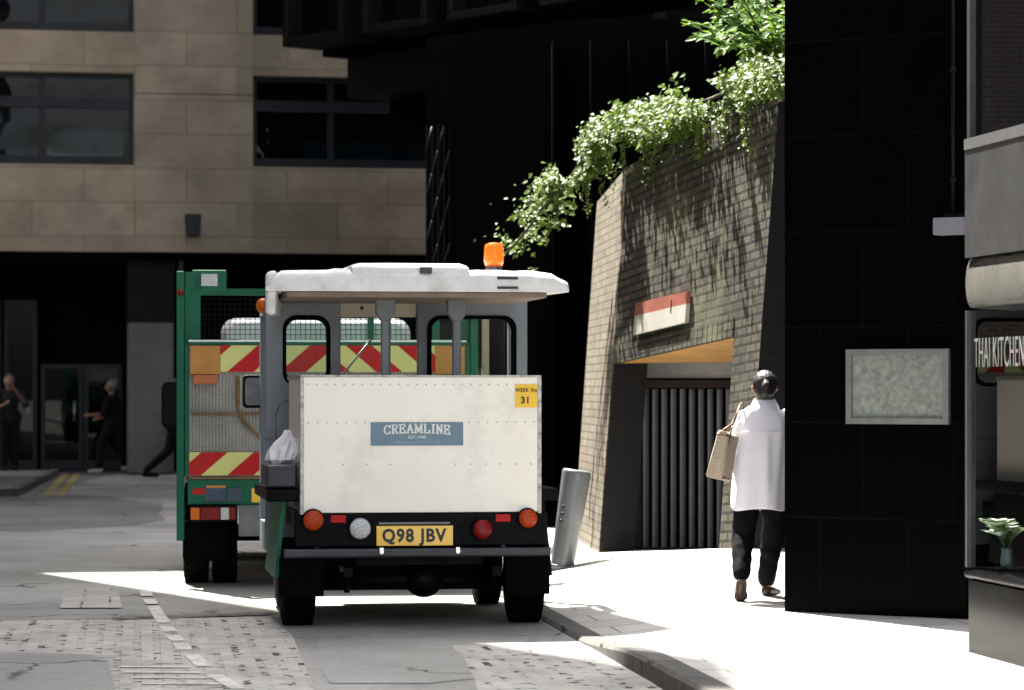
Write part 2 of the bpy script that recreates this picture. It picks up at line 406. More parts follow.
# ------------------------------------------------------------------ ground
# street runs along (-sin, cos) of 7.5 degrees
KX, KY = .909, 13.75                                   # a point of the kerb edge
def kerb_x(Y): return KX - .1317*(Y - KY)
def smooth(t): t = max(0, min(1, t)); return t*t*(3-2*t)
WA, WB = Vector((.765, 25.3)), Vector((1.747, 21.6))    # foot of the battered brick wall, left and right corner
WC = Vector((3.6, 21.65))
def segdist(p, a, b):
    t = max(0, min(1, (p-a).dot(b-a)/(b-a).length_squared)); return (p-(a+(b-a)*t)).length, t
def pave_z(x, Y):
    edge = .11 - .085*smooth((Y-15.4)/2.2)
    z = edge + (.10-edge)*smooth((x-kerb_x(Y)-.15)/.9)
    p = Vector((x, Y)); d1, t1 = segdist(p, WA, WB); d2, t2 = segdist(p, WB, WC)
    d, t = (d1, t1) if d1 < d2 else (d2, 1.0)
    return z + .25*t*smooth(1 - (d-.15)/1.7)

g = MB(); g.add([(-400,-300,0),(400,-300,0),(400,700,0),(-400,700,0)], [(0,1,2,3)])
struct(g.build('road', M_road))
# paved crossing of setts in front, laid 4 mm up, leaving the asphalt patch
def sheet(name, mat, pts, z):
    m = MB(); m.add([(x, y, z) for x, y in pts], [tuple(range(len(pts)))]); return struct(m.build(name, mat))
def G(px, py, z=0.0):
    Y = (CAMZ - z)*FPX/(py - HY); return ((px-CX)*Y/FPX, Y)
sheet('sett_paving', M_setts, [G(-400,760), G(330,760), G(312,683), G(293,637), G(270,617), G(110,620), G(-400,628)], .004)
sheet('sett_crossing', M_setts, [G(452,646), G(600,646), G(760,760), G(500,760), G(474,680)], .004)
# asphalt repairs on the farther road
def blob(cx, cy, rx, ry, n=22, seed=1, sk=0):
    rr = random.Random(seed); out = []
    for i in range(n):
        a = 2*math.pi*i/n; k = 1+rr.uniform(-.12,.12)
        out.append((cx+rx*k*math.cos(a)+sk*math.sin(a), cy+ry*k*math.sin(a)))
    return out
sheet('asphalt_patch', M_patch, [G(318,640), G(440,640), G(462,655), G(474,679), G(430,684), G(330,684), G(322,672)], .0044)
sheet('road_repair', M_patch, [G(-200,656), G(40,654), G(92,656), G(108,662), G(122,720), G(-200,720)], .0086)
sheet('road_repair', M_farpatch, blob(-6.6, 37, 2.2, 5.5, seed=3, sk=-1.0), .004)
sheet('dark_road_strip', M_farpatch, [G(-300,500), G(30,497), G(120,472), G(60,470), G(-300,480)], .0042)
# trench line across the road and cracks
sheet('trench_line', M_farpatch, [G(112,618), G(272,613), G(272,615.5), G(112,621)], .0085)
# pavement as a fine sheet with its dropped kerb and ramp to the garage gate
m = MB(); xs = [0, .2, .45, .7, .95, 1.2, 1.5, 1.8, 2.1, 2.5, 3, 4, 6]; ys = [-40, -10, 5] + [8+.4*i for i in range(45)] + [27+i for i in range(4)]
for Y in ys:
    for dx in xs:
        x = kerb_x(Y) + .16 + dx; m.v.append(Vector((x, Y, pave_z(x, Y))))
nx = len(xs)
for j in range(len(ys)-1):
    for i in range(nx-1):
        m.f.append([j*nx+i, j*nx+i+1, (j+1)*nx+i+1, (j+1)*nx+i]); m.sm.append(True)
struct(m.build('pavement', M_flags))
m = MB(); rings = []
for Y in ys:
    x = kerb_x(Y); z = pave_z(x, Y)
    rings.append([(x,Y,-.02),(x+.157,Y,-.02),(x+.157,Y,z+.003),(x+.02,Y,z+.003),(x,Y,z-.017)])
m.loft(rings, smooth=False); struct(m.build('kerb', M_kerb))
# far pavement on the left before the stone building
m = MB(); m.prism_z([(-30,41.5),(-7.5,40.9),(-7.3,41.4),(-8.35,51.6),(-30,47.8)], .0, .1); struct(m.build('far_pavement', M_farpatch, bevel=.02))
m = MB(); m.prism_z([(-7.5,40.89),(-7.17,41.4),(-8.22,51.6),(-8.348,51.6),(-7.298,41.4),(-7.56,41.0)], -.01, .118); struct(m.build('far_kerb', M_kerb))

def strip(name, mat, a, b, w, z=.009):
    a, b = Vector(a), Vector(b); d = (b-a).normalized(); n = Vector((-d.y, d.x))*w/2
    q = [a+n, b+n, b-n, a-n] if True else []
    m = MB(); m.add([(p.x, p.y, z) for p in reversed(q)], [(0,1,2,3)]); return struct(m.build(name, mat))
dashes = [((145,592),(147,597)),((149,600),(152,605)),((153,607),(164,624)),((166,627),(171,633)),((172,636),(178,642)),((180,645),(185,651)),((192,656),(204,668)),((214,676),(238,690))]
for a, b in dashes: strip('lane_dash', M_white_paint, G(*a), G(*b), .09)
strip('yellow_line', M_yellow_paint, G(46,496), G(66,474), .13); strip('yellow_line', M_yellow_paint, G(60,496), G(78,474), .13)
# worn ladder of white lines in the left foreground
for i, (a, b, c, d) in enumerate(((118,668,190,668.5),(124,673.5,200,674),(132,679,212,679.5),(142,685,222,685.5))):
    strip('worn_white_line', M_white_paint, G(a,b), G(c,d), .07)
sheet('paving_patch', M_setts2, [G(66,588), G(118,588), G(122,609), G(60,609)], .0086)

# ------------------------------------------------------------------ far stone building
def frame_for(px, Y, ang):
    """facade frame: root at that column; local x runs along the facade, local -y faces the street"""
    k = (px-CX)/FPX; O = Vector((k*Y, Y, 0)); e = Vector((math.cos(ang), math.sin(ang), 0)); n = Vector((math.sin(ang), -math.cos(ang), 0))
    def F(qx, qy, d=0.0):
        kk = (qx-CX)/FPX; On = O + n*d
        YY = On.dot(n)/(kk*n.x + n.y)
        p = Vector((kk*YY, YY, 0)); return (p-On).dot(e), CAMZ-(qy-HY)*YY/FPX
    return O, F
O, F = frame_for(135, 51.7, R(9.8))
sb = thing('stone_building', 'pale stone building across the end of the street with long dark window bands', 'building', O, R(9.8))
zs0 = F(135,252)[1]; w0b = F(135,165)[1]; w0t = F(135,73)[1]; w1b = F(135,32)[1]
xl0, xl1 = F(-330,0)[0], F(134,0)[0]; xr0, xr1 = F(252.5,0)[0], F(640,0)[0]
TOP = 24.0; dz = w1b - w0b; wh = w0t - w0b
wall = MB()
wall.box(xl0, xl1, 0, .5, zs0, w0b); wall.box(xr0, xr1, 0, .5, zs0, w0b)
z = w0b
rows = []
while z + wh < TOP - 1:
    rows.append(z); nxt = z + dz if z + dz + wh < TOP-1 else TOP
    wall.box(xl0, xl1, 0, .5, z+wh, nxt); wall.box(xr0, xr1, 0, .5, z+wh, nxt)
    z += dz
wall.box(xl0, xr1, .5, 12, rows[-1]+wh+.3, TOP-.2); wall.box(xl0, xl0+.3, .5, 12, zs0, TOP-.2); wall.box(xr1-.3, xr1, .5, 12, zs0, TOP-.2)
wall.build('wall', M_stone, sb)
pier = MB(); zj = F(190,95)[1]
pier.box(xl1+.003, xr0-.003, -.16, .5, zs0, zj-.012); pier.box(xl1+.003, xr0-.003, -.14, .5, zj+.012, TOP); pier.box(xl1+.03, xr0-.03, -.10, .5, zj-.02, zj+.02)
pier.build('pier', M_stone, sb)
for zz in rows:
    for (a, b, mull) in ((xl0, xl1, F(42,0)[0]), (xr0, xr1, F(332,0)[0])):
        fr = MB(); t = .09
        fr.box(a, b, .22, .36, zz, zz+.17); fr.box(a, b, .22, .36, zz+wh-.08, zz+wh)
        fr.box(a+.001, a+t, .22, .36, zz+.17, zz+wh-.08); fr.box(b-t, b-.001, .22, .36, zz+.17, zz+wh-.08)
        zt = zz + wh*.68
        fr.box(a+t, b-t, .20, .36, zt-.09, zt+.10)
        fr.box(mull-.06, mull+.06, .24, .35, zz+.17, zt-.09); fr.box(mull-.06, mull+.06, .24, .35, zt+.10, zz+wh-.08)
        x = mull
        for sgn in (-1, 1):
            x = mull + sgn*2.3
            while a < x < b:
                fr.box(x-.05, x+.05, .24, .35, zz+.17, zt-.09); fr.box(x-.05, x+.05, .24, .35, zt+.10, zz+wh-.08); x += sgn*2.3
        w = fr.build('window', M_navy_metal, sb)
        pn = MB(); pn.box(a+t, b-t, .29, .30, zz+.17, zt-.09); pn.box(a+t, b-t, .29, .30, zt+.10, zz+wh-.08)
        pn.build('pane', M_winglass, w)
        # room behind: pale blinds and ceiling, dark depth
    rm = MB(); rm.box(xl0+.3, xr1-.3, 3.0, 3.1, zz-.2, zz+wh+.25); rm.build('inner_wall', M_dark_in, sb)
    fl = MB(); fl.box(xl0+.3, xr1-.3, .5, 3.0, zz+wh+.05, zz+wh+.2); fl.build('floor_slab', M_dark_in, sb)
ct = MB(); ct.prism([(F(x_,0)[0], F(100,y_)[1]) for x_,y_ in ((50,150),(120,152),(126,146),(125,128),(118,123),(64,123),(52,130),(47,143))], 1.1, 1.4); ct.build('reflection_shape', M_whiteroof, sb, bevel=.05)  # pale slab added behind the glass to stand for a reflection
bl = MB(); a0, a1 = F(255+55,0)[0], F(255+143,0)[0]; bl.box(a0, a1, .8, .84, w0b+.1, w0b+.55); bl.box(F(413,0)[0], F(440,0)[0], .8, .84, w0b+.1, w0b+.5)
bl.build('low_screen', Mt('teal_screen', (.10,.15,.16), .6, .1, 2), sb)
bl = MB(); bl.box(F(-60,0)[0], F(28,0)[0], .55, .58, w0b+.2, w0t-.5); bl.build('blind', Mt('blue_grey_blind', (.30,.36,.44), .7, .1, 2), sb)
# recessed ground floor
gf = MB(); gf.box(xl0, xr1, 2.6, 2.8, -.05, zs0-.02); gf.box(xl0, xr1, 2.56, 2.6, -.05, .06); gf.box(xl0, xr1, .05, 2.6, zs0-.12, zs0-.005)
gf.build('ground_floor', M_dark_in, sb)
cl = MB(); cl.box(F(129,0)[0], F(175,0)[0], .35, 1.1, .02, F(150,322)[1]); cl.build('column', M_grey_panel, sb, bevel=.02)
cl = MB(); cl.box(F(129,0)[0]-.01, F(175,0)[0]+.01, .34, 1.12, F(150,322)[1]+.01, zs0-.125); cl.build('column_head', M_black_trim, sb)
cl = MB(); cl.box(F(180,0)[0], F(184,0)[0], .3, .4, .02, zs0-.125); cl.build('pipe', M_fascia, sb)
for (p0, p1) in ((4, 37), (41, 83), (84, 122), (-40, 1)):
    fr = MB(); a, b = F(p0,0,-2.4)[0], F(p1,0,-2.4)[0]; zt = F(60, 364, -2.4)[1] if p0 > 20 else F(60, 300, -2.4)[1]
    fr.box(a, a+.08, 2.45, 2.55, .02, zt); fr.box(b-.08, b, 2.45, 2.55, .02, zt); fr.box(a+.08, b-.08, 2.45, 2.55, zt-.08, zt); fr.box(a+.08, b-.08, 2.45, 2.55, .02, .22)
    d = fr.build('door', M_navy_metal, sb)
    pn = MB(); pn.box(a+.08, b-.08, 2.49, 2.5, .22, zt-.08); pn.build('pane', M_doorglass, d)
    hd = MB(); hd.tube((b-.16, 2.42, .95), (b-.16, 2.42, 1.35), .02); hd.build('handle', M_alu, d)
# wall lamp under the pier
lx, lz = F(192, 238)[0], F(192, 226)[1]
wl = thing('wall_lamp', 'small dark wall lamp on the stone pier of the far building', 'lamp', O, R(9.8))
b = MB(); b.prism([(lx-.12,lz-.2),(lx+.12,lz-.2),(lx+.15,lz+.2),(lx-.15,lz+.2)], -.36, -.2); b.build('lamp_housing', M_navy_metal, wl, bevel=.02)
b = MB(); b.box(lx-.06, lx+.06, -.2, -.162, lz-.08, lz+.1); b.build('bracket', M_navy_metal, wl)
b = MB(); b.box(lx-.09, lx+.09, -.34, -.22, lz-.215, lz-.205); b.build('lens', M_fascia, wl)

# ------------------------------------------------------------------ black overhanging building
bb = thing('black_building', 'black overhanging building with boxed bay windows above the middle of the street', 'building', (0,42,0))
OO = Vector((0,42,0))
E0 = Vector((-3.55, 45.2)); ed = Vector((3.9, -4.6)).normalized(); en = Vector((-ed.y*-1, -ed.x)) # along face, outward
en = Vector((ed.y, -ed.x))           # points to camera-left side
if en.y > 0: en = -en
def EP(a, d, z): q = E0 + ed*a + en*d; return Vector((q.x, q.y, z))
def ebox(m, a0, a1, d0, d1, z0, z1):
    lo = [EP(a0,d1,z0), EP(a1,d1,z0), EP(a1,d0,z0), EP(a0,d0,z0)]; hi = [EP(a0,d1,z1), EP(a1,d1,z1), EP(a1,d0,z1), EP(a0,d0,z1)]
    m.hexa(lo, hi)
zb = 6.93
m = MB(); ebox(m, 0.43, 16, -7, -.35, zb-.1, 26); m.build('upper_storeys', M_black, bb, OO)
m = MB(); ebox(m, .62, 16, -7, -.7, zb-.75, zb-.105); m.build('beam_band', M_black_trim, bb, OO)
m = MB(); ebox(m, .95, 16, -7, -1.3, zb-1.25, zb-.755); m.build('soffit_step', M_black, bb, OO)
pitch = 2.05
for k in range(7):
    a0 = .40 + k*pitch; a1 = a0 + 1.55
    for fl_ in range(3):
        z0 = zb + fl_*3.3
        fr = MB(); w = .12; D = .42
        ebox(fr, a0, a1, -.35, D, z0, z0+w); ebox(fr, a0, a1, -.35, D, z0+2.6-w, z0+2.6)
        ebox(fr, a0, a0+w, -.35, D, z0+w, z0+2.6-w); ebox(fr, a1-w, a1, -.35, D, z0+w, z0+2.6-w)
        f_ = fr.build('bay_window', M_black_trim, bb, OO, bevel=.02)
        pn = MB(); ebox(pn, a0+w, a1-w, .1, .12, z0+w, z0+2.6-w); pn.build('pane', M_darkglass, f_, OO)
# small grey louvre plates on the band under the bays
for (px, py, w, h) in ((541,30,9,13),(581,28,22,16),(618,22,8,18),(660,16,14,14)):
    k = (px-CX)/FPX; dd = -.69
    q = E0 + en*dd; t = (k*q.y - q.x)/(ed.x - k*ed.y); Yq = q.y + ed.y*t; zc = CAMZ-(py-HY)*Yq/FPX
    zc = min(zc, zb-.25)
    m = MB(); ebox(m, t-.12, t+.12, -.7, -.68, zc-.18, zc+.14); m.build('louvre', M_fascia, bb, OO)
# lower black volume under the overhang
m = MB(); m.prism_z([(-1.0,33.2),(.9,31.5),(12,31.5),(12,52),(-1.5,52)], .02, zb-1.26); m.build('lower_storey', M_black, bb, OO)
m = MB()
for i in range(14): m.box(-.4+i*.42, -.37+i*.42, 31.2, 31.9, .1, 5.4)
m.build('cladding_fins', M_black, bb, OO)
# lattice of pale bars at its corner
lt = thing('lattice_screen', 'grey lattice screen standing at the black building corner beside the stone facade', 'screen', (-.9,32.9,0))
L0 = Vector((-.9,32.9,0))
m = MB()
for i in range(5):
    x = -1.0+i*.068; m.box(x, x+.014, 32.95, 33.0, 2.6, 4.62)
m.build('upright', M_black_trim, lt, L0)
m = MB()
for i in range(7):
    for j in range(2):
        z0 = 2.7+i*.27; x0 = -1.0+j*.136+.068*(i%2)
        m.tube((x0, 32.93, z0), (x0+.075, 32.93, z0+.28), .011, n=6)
m.build('diagonal_bar', M_navy_metal, lt, L0)

# ------------------------------------------------------------------ brick garage building with battered wall
gb = thing('garage_building', 'dark brick garage building with sloping wall and gated opening behind the walking woman', 'building', (WA.x, WA.y, 0))
G0 = Vector((WA.x, WA.y, 0))
wd = (WB-WA).normalized(); wn = Vector((wd.y, -wd.x))
if wn.x > 0: wn = -wn
WL = (WB-WA).length
BAT = math.tan(R(4.4))
def WP(a, d, z):
    """point on the battered wall: a along it from the left corner, d out of the face, z up"""
    q = WA + wd*a + wn*(d - BAT*max(0, z)); return Vector((q.x, q.y, z))
def on_wall(px, py, d=0.0):
    o = Vector((0,0,CAMZ)); r = Vector(((px-CX)/FPX, 1, -(py-HY)/FPX))
    n = Vector((wn.x, wn.y, BAT)); p0 = Vector((WA.x, WA.y, 0)) + Vector((wn.x, wn.y, 0))*d
    t = (p0-o).dot(n)/r.dot(n); p = o+r*t
    return (Vector((p.x,p.y))-WA).dot(wd), p.z
aL, zL = on_wall(598, 365); _, zLb = on_wall(598, 553)
la, lz_ = on_wall(606, 364); ra, rz_ = on_wall(728, 337)
jl = on_wall(606, 460)[0]; jr = on_wall(726.5, 440)[0]
zTA = on_wall(606, 172)[1]; zTB = on_wall(766, 88)[1]
aBt = on_wall(768, 88)[0]
def slab(m, pts, thick):
    """wall slab: pts = (a,z) outline on the face, extruded inwards"""
    n = len(pts); vs = [WP(a,0,z) for a,z in pts] + [WP(a,-thick,z) for a,z in pts]
    m.add(vs, [tuple(range(n)), tuple(range(2*n-1,n-1,-1))] + [(i,i+n,(i+1)%n+n,(i+1)%n) for i in range(n)])
w = MB()
zbot = -.05
slab(w, [(0,zbot),(jl,zbot),(jl,lz_),(0,lz_-.02)], .2)
slab(w, [(jr,zbot),(WL,zbot),(WL,rz_+.04),(jr,rz_)], .25)
slab(w, [(0,lz_-.02+.001),(jl,lz_+.001),(jr,rz_+.001),(WL,rz_+.041),(WL+.02,zTB),(0,zTA)], .3)
w.build('wall', M_brick, gb, G0)
# soldier course over the opening
s = MB(); n_s = 26
for i in range(n_s):
    a0 = jl + (jr-jl)*i/n_s; a1 = jl+(jr-jl)*(i+.88)/n_s; z0 = lz_+(rz_-lz_)*i/n_s+.004
    s.hexa([WP(a0,.012,z0),WP(a1,.012,z0),WP(a1,-.03,z0),WP(a0,-.03,z0)], [WP(a0,.012,z0+.15),WP(a1,.012,z0+.15),WP(a1,-.03,z0+.15),WP(a0,-.03,z0+.15)])
s.build('soldier_course', M_brick, gb, G0)
# left return face, with sunlight also put into its brick colour
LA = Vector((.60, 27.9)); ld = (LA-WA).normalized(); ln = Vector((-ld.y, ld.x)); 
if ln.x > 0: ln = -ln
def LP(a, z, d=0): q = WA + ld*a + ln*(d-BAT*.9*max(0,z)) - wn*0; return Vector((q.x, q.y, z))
r_ = MB(); LL = (LA-WA).length
def corner(z): p = WP(0,0,z); return p
nseg = 8
vs = []; 
for i in range(nseg+1):
    z = zbot + (zTA-zbot)*i/nseg
    vs += [corner(z) + Vector((-.002,0,0)), LP(LL, z - (.15 if i == nseg else 0)), LP(LL, z) + Vector((.16,.03,0)), corner(z) + Vector((.16,.16,0))]
fs = []
for i in range(nseg):
    o = i*4
    for j in range(4): fs.append((o+j, o+4+j, o+4+(j+1)%4, o+(j+1)%4))
fs.append((nseg*4+3, nseg*4+2, nseg*4+1, nseg*4)); r_.add(vs, fs)
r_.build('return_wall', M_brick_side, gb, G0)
# mass behind the return (shaded)
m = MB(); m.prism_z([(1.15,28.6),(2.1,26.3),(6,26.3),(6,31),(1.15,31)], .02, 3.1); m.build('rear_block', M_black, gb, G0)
# right face, shade put into its dark brick colour
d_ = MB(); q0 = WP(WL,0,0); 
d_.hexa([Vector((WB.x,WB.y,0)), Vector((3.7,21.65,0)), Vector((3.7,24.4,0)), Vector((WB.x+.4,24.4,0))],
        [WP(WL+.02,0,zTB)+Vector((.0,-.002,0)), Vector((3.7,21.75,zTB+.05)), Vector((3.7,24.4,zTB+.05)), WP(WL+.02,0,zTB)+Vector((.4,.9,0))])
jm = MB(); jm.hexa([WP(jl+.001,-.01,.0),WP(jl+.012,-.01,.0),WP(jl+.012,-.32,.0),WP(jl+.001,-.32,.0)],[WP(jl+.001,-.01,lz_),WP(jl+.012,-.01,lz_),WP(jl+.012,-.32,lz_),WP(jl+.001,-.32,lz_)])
jm.build('jamb', M_brick_dark, gb, G0)  # shade inside the opening put into the darker brick colour
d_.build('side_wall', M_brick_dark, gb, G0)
# opening: ochre soffit, render, gate
so = MB(); dpt = 1.5
def IP(a, d, z): q = WA + wd*a - wn*d; return Vector((q.x+0, q.y, z))
zi = min(lz_, rz_) + .02
so.add([IP(jl,.03+BAT*lz_,lz_+.003), IP(jr,.03+BAT*rz_,rz_+.003), IP(jr,dpt,zi+.0), IP(jl,dpt,zi-.0), IP(jl,.03+BAT*lz_,lz_+.05), IP(jr,.03+BAT*rz_,rz_+.05), IP(jr,dpt,zi+.05), IP(jl,dpt,zi+.05)],
       [(0,3,2,1),(4,5,6,7),(0,1,5,4),(1,2,6,5),(2,3,7,6),(3,0,4,7)])
so.build('soffit', M_ochre, gb, G0)
# back plane of the recess faces the street squarely
bk = MB(); Yb = 25.9
def BX(px): return (px-CX)*Yb/FPX
def BZ(py): return CAMZ-(py-HY)*Yb/FPX
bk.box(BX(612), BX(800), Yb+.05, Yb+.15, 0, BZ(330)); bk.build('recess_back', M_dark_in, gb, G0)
rn = MB(); rn.box(BX(622), BX(790), Yb-.02, Yb+.04, BZ(378), BZ(350)); rn.box(BX(621), BX(633), Yb-.02, Yb+.04, BZ(520), BZ(378)-.002); rn.build('render_band', M_render, gb, G0)
gt = MB(); gt.box(BX(634), BX(641), Yb-.06, Yb+.0, .12, BZ(380)); gt.box(BX(641), BX(760), Yb-.06, Yb+.0, BZ(388), BZ(380)); gt.box(BX(641), BX(760), Yb-.06, Yb, .12, BZ(548))
gate = gt.build('gate', M_gate_frame, gb, G0)
sl = MB(); px = 643.0
while px < 745:
    x0, x1 = BX(px), BX(px+6.0); z0, z1 = BZ(547), BZ(389)
    sl.add([(x0,Yb-.03,z0),(x1,Yb+.02,z0),(x1,Yb+.02,z1),(x0,Yb-.03,z1),(x0+.01,Yb+.0,z0),(x1,Yb+.04,z0),(x1,Yb+.04,z1),(x0+.01,Yb+.0,z1)],
           [(0,1,2,3),(7,6,5,4),(0,4,5,1),(1,5,6,2),(2,6,7,3),(3,7,4,0)]); px += 9.2
sl.build('slat', M_gate, gate, G0)
bx = MB(); bx.box(BX(620), BX(632), Yb-.16, Yb-.03, BZ(432), BZ(402)); bx.build('control_box', M_black_trim, gb, G0, bevel=.01)
# sign board on the wall
sa0, sz0 = on_wall(638, 335); sa1, sz1 = on_wall(690, 322.5); _, sz2 = on_wall(690, 291.5); _, sz3 = on_wall(639, 303.5)
sg = thing('sign_board', 'blank white board with faded red top band fixed to the brick wall', 'sign', WP((sa0+sa1)/2, 0, sz0))
S0 = WP((sa0+sa1)/2, 0, sz0)
def plate(m, pts, d0, d1):
    n = len(pts); vs = [WP(a,d1,z) for a,z in pts]+[WP(a,d0,z) for a,z in pts]
    m.add(vs, [tuple(range(n)), tuple(range(2*n-1,n-1,-1))]+[(i,i+n,(i+1)%n+n,(i+1)%n) for i in range(n)])
h0 = sz3-sz0; h1 = sz2-sz1
m = MB(); plate(m, [(sa0,sz0),(sa1,sz1),(sa1,sz1+h1*.6),(sa0,sz0+h0*.6)], .01, .045); m.build('white_panel', M_signwhite, sg, S0)
m = MB(); plate(m, [(sa0,sz0+h0*.6+.001),(sa1,sz1+h1*.6+.001),(sa1,sz2),(sa0,sz3)], .01, .045); m.build('red_band', M_signred, sg, S0)
m = MB(); am = (sa0+sa1)/2+.3; plate(m, [(am,sz1+.09),(am+.02,sz1+.09),(am+.02,sz1+.2),(am,sz1+.2)], .0455, .048); m.build('mark', M_ink, sg, S0)
m = MB(); plate(m, [(sa0+.1,sz0+.1),(sa1-.1,sz0+.1),(sa1-.1,sz1+.2),(sa0+.1,sz0+.2)], -.02, .0095); m.build('batten', M_black_trim, sg, S0)

# ------------------------------------------------------------------ ivy and shrub
def leaf(m, c, n, up, s, rr, lobes=True):
    n = n.normalized(); t = (up - n*up.dot(n))
    t = t.normalized() if t.length > 1e-4 else n.orthogonal().normalized()
    b = n.cross(t); fold = n*(.12*s)
    if lobes:
        m.add([c - t*s*.5, c + b*s*.5 - t*s*.2 + fold, c + b*s*.28 + t*s*.12, c + t*s*.62, c - b*s*.28 + t*s*.12, c - b*s*.5 - t*s*.2 + fold], [(0,1,2,3),(0,3,4,5)], False)
    else:
        m.add([c - t*s*.6, c + b*s*.30 + fold, c + b*s*.22 + t*s*.35 + fold*.6, c + t*s*.75, c - b*s*.22 + t*s*.35 + fold*.6, c - b*s*.30 + fold], [(0,1,2,3),(0,3,4,5)], False)
rr = random.Random(11)
# line of the wall head the ivy grows along: pixel column, row of its upper edge, depth
crest = [(508,243,27.6),(530,222,27.2),(556,186,26.6),(580,160,26.0),(606,126,25.3),(640,108,24.75),(680,98,24.15),(715,84,23.75),(750,70,23.4),(790,58,23.3)]
def crest_at(px):
    for (a, ya, da), (b, yb_, db) in zip(crest[:-1], crest[1:]):
        if a <= px <= b:
            t = (px-a)/(b-a); return ya+(yb_-ya)*t, da+(db-da)*t
    return crest[-1][1:]
def crest_point(px, py, d):
    if px > 612:
        a, z = on_wall(px, py); return WP(a, d, z)
    y0, Y = crest_at(px); return P(px, py, Y) + Vector((wn.x, wn.y, 0))*d
iv = thing('ivy', 'ivy trailing along the top of the dark brick garage wall', 'plant', (1.2,24.6,3.6)); I0 = Vector((1.2,24.6,3.6))
lv = MB(); st = MB()
def ivy_leaf(p, s):
    n = Vector((-wn.x*-.5 + rr.uniform(-.7,.7), -.45+rr.uniform(-.7,.5), .75+rr.uniform(-.5,.4)))
    leaf(lv, p, n, Vector((rr.uniform(-1,1), rr.uniform(-1,1), -.7)), s, rr)
thick = lambda px: 15 + 13*mnoise.noise(Vector((px*.035, 1.3, 0))) + 17*smooth((px-585)/60) + 22*math.exp(-((px-604)/16)**2)
for i in range(9500):
    px = rr.uniform(510, 790) if i % 3 else rr.uniform(555, 740)
    y0, Y = crest_at(px); T = max(10, thick(px))
    dy = T*rr.random()**.8 + rr.gauss(0, 4); 
    lump = 8*mnoise.noise(Vector((px*.06, 5.1, 0)))
    p = crest_point(px, y0 + dy + lump, (.34 if i % 5 == 0 else .18)*rr.random()**1.2*(1+1.9*max(0, mnoise.noise(Vector((px*.075, 8.2, 0))))))
    if mnoise.noise(Vector((p.x*3.1, p.z*3.1, 2.7))) < -.38: continue
    if px < 575 and rr.random() < (575-px)/75: continue
    ivy_leaf(p, rr.uniform(.024, .058) if i % 9 else rr.uniform(.06,.08))
for k in range(64):          # hanging strands
    px = rr.choice((565, 585, 612, 640, 664, 672, 700, 715, 735, 752)) + rr.uniform(-9, 9); y0, Y = crest_at(px); T = max(12, thick(px))
    L = rr.uniform(.08, .45); n_ = int(L/.022); p = crest_point(px, y0+T*.7, rr.uniform(.02,.10))
    q = p.copy(); pts = [q.copy()]
    for j in range(n_):
        q = q + Vector((rr.uniform(-.012,.012), rr.uniform(-.012,.012), -.024)); 
        if j % 4 == 3: pts.append(q.copy())
        ivy_leaf(q+Vector((rr.uniform(-.035,.035), rr.uniform(-.03,.03), 0)), rr.uniform(.035,.07)*(1-.4*j/n_))
    st.path(pts, .004, 5)
for k in range(110):         # loose dark trail down at the left end
    px = rr.uniform(510, 575); y0, Y = crest_at(px)
    ivy_leaf(P(px, y0+rr.uniform(5, 55 if px > 530 else 22), Y+.2), rr.uniform(.05,.09))
prev = None
for px in range(510, 791, 14):
    y0, Y = crest_at(px); p = crest_point(px, y0+18, .1)
    if prev is not None: st.tube(prev, p, .014, .014, 6)
    prev = p
lv.build('leaves', M_ivy, iv, I0); st.build('stem', M_ivy_stem, iv, I0)

sh = thing('leafy_shrub', 'bright green broad leaved shrub leaning over the ivy beside the black pillar', 'plant', P(775,62,23.6)); H0 = P(775,62,23.6)
lv = MB(); st = MB()
tips = [(690,22),(697,36),(712,12),(724,30),(735,-4),(742,22),(757,36),(752,5),(770,18),(776,40),(786,8),(705,-2),(760,-18),(730,-25),(784,-30),(700,-18),(768,30),(748,48),(782,52)]
for (px, py) in tips:
    a = P(rr.uniform(770,792), 75, 23.5); b_ = P(px, py, 23.1+rr.uniform(-.4,.5)); mid = (a+b_)/2 + Vector((.02,0,.10))
    pts = []
    for i in range(9):
        t = i/8; pts.append(a*(1-t)**2 + mid*2*t*(1-t) + b_*t*t)
    st.path(pts, .006, 5)
    for i, p in enumerate(pts):
        if i < 3: continue
        for q in range(4):
            n = Vector((rr.uniform(-.6,.6), -.4+rr.uniform(-.5,.5), .8)); out = Vector((rr.uniform(-1,1), rr.uniform(-.8,.6), rr.uniform(-.5,.25)))
            leaf(lv, p + out*.055, n, out, rr.uniform(.07,.12), rr, False)
for i in range(700):         # inner foliage in front of the pillar edge
    px = rr.uniform(715, 800); py = rr.uniform(-40, 84)
    if mnoise.noise(Vector((px*.05, py*.05, .3))) < -.05: continue
    leaf(lv, P(px, py, 23.5+rr.uniform(-.2,.7)), Vector((rr.uniform(-.8,.5), -.5, rr.uniform(.1,1))), Vector((rr.uniform(-1,1),0,-.6)), rr.uniform(.06,.1), rr, False)
lv.build('leaves', M_leaf, sh, H0); st.build('stem', M_ivy_stem, sh, H0)

# ------------------------------------------------------------------ black granite pillar, frame, box
pl = thing('granite_pillar', 'tall black granite clad pillar at the right between woman and shop', 'pillar', (2.3,18.4,.1)); PL0 = Vector((2.3,18.4,.1))
m = MB(); m.prism_z([(1.785,18.62),(2.87,17.98),(3.6,17.98),(3.6,21.2),(2.35,21.6)], .02, 13); m.build('cladding', M_granite, pl, PL0)
m = MB(); m.prism_z([(1.78,18.61),(2.868,17.965),(2.868,17.977),(1.79,18.617)], .0995, .1); 
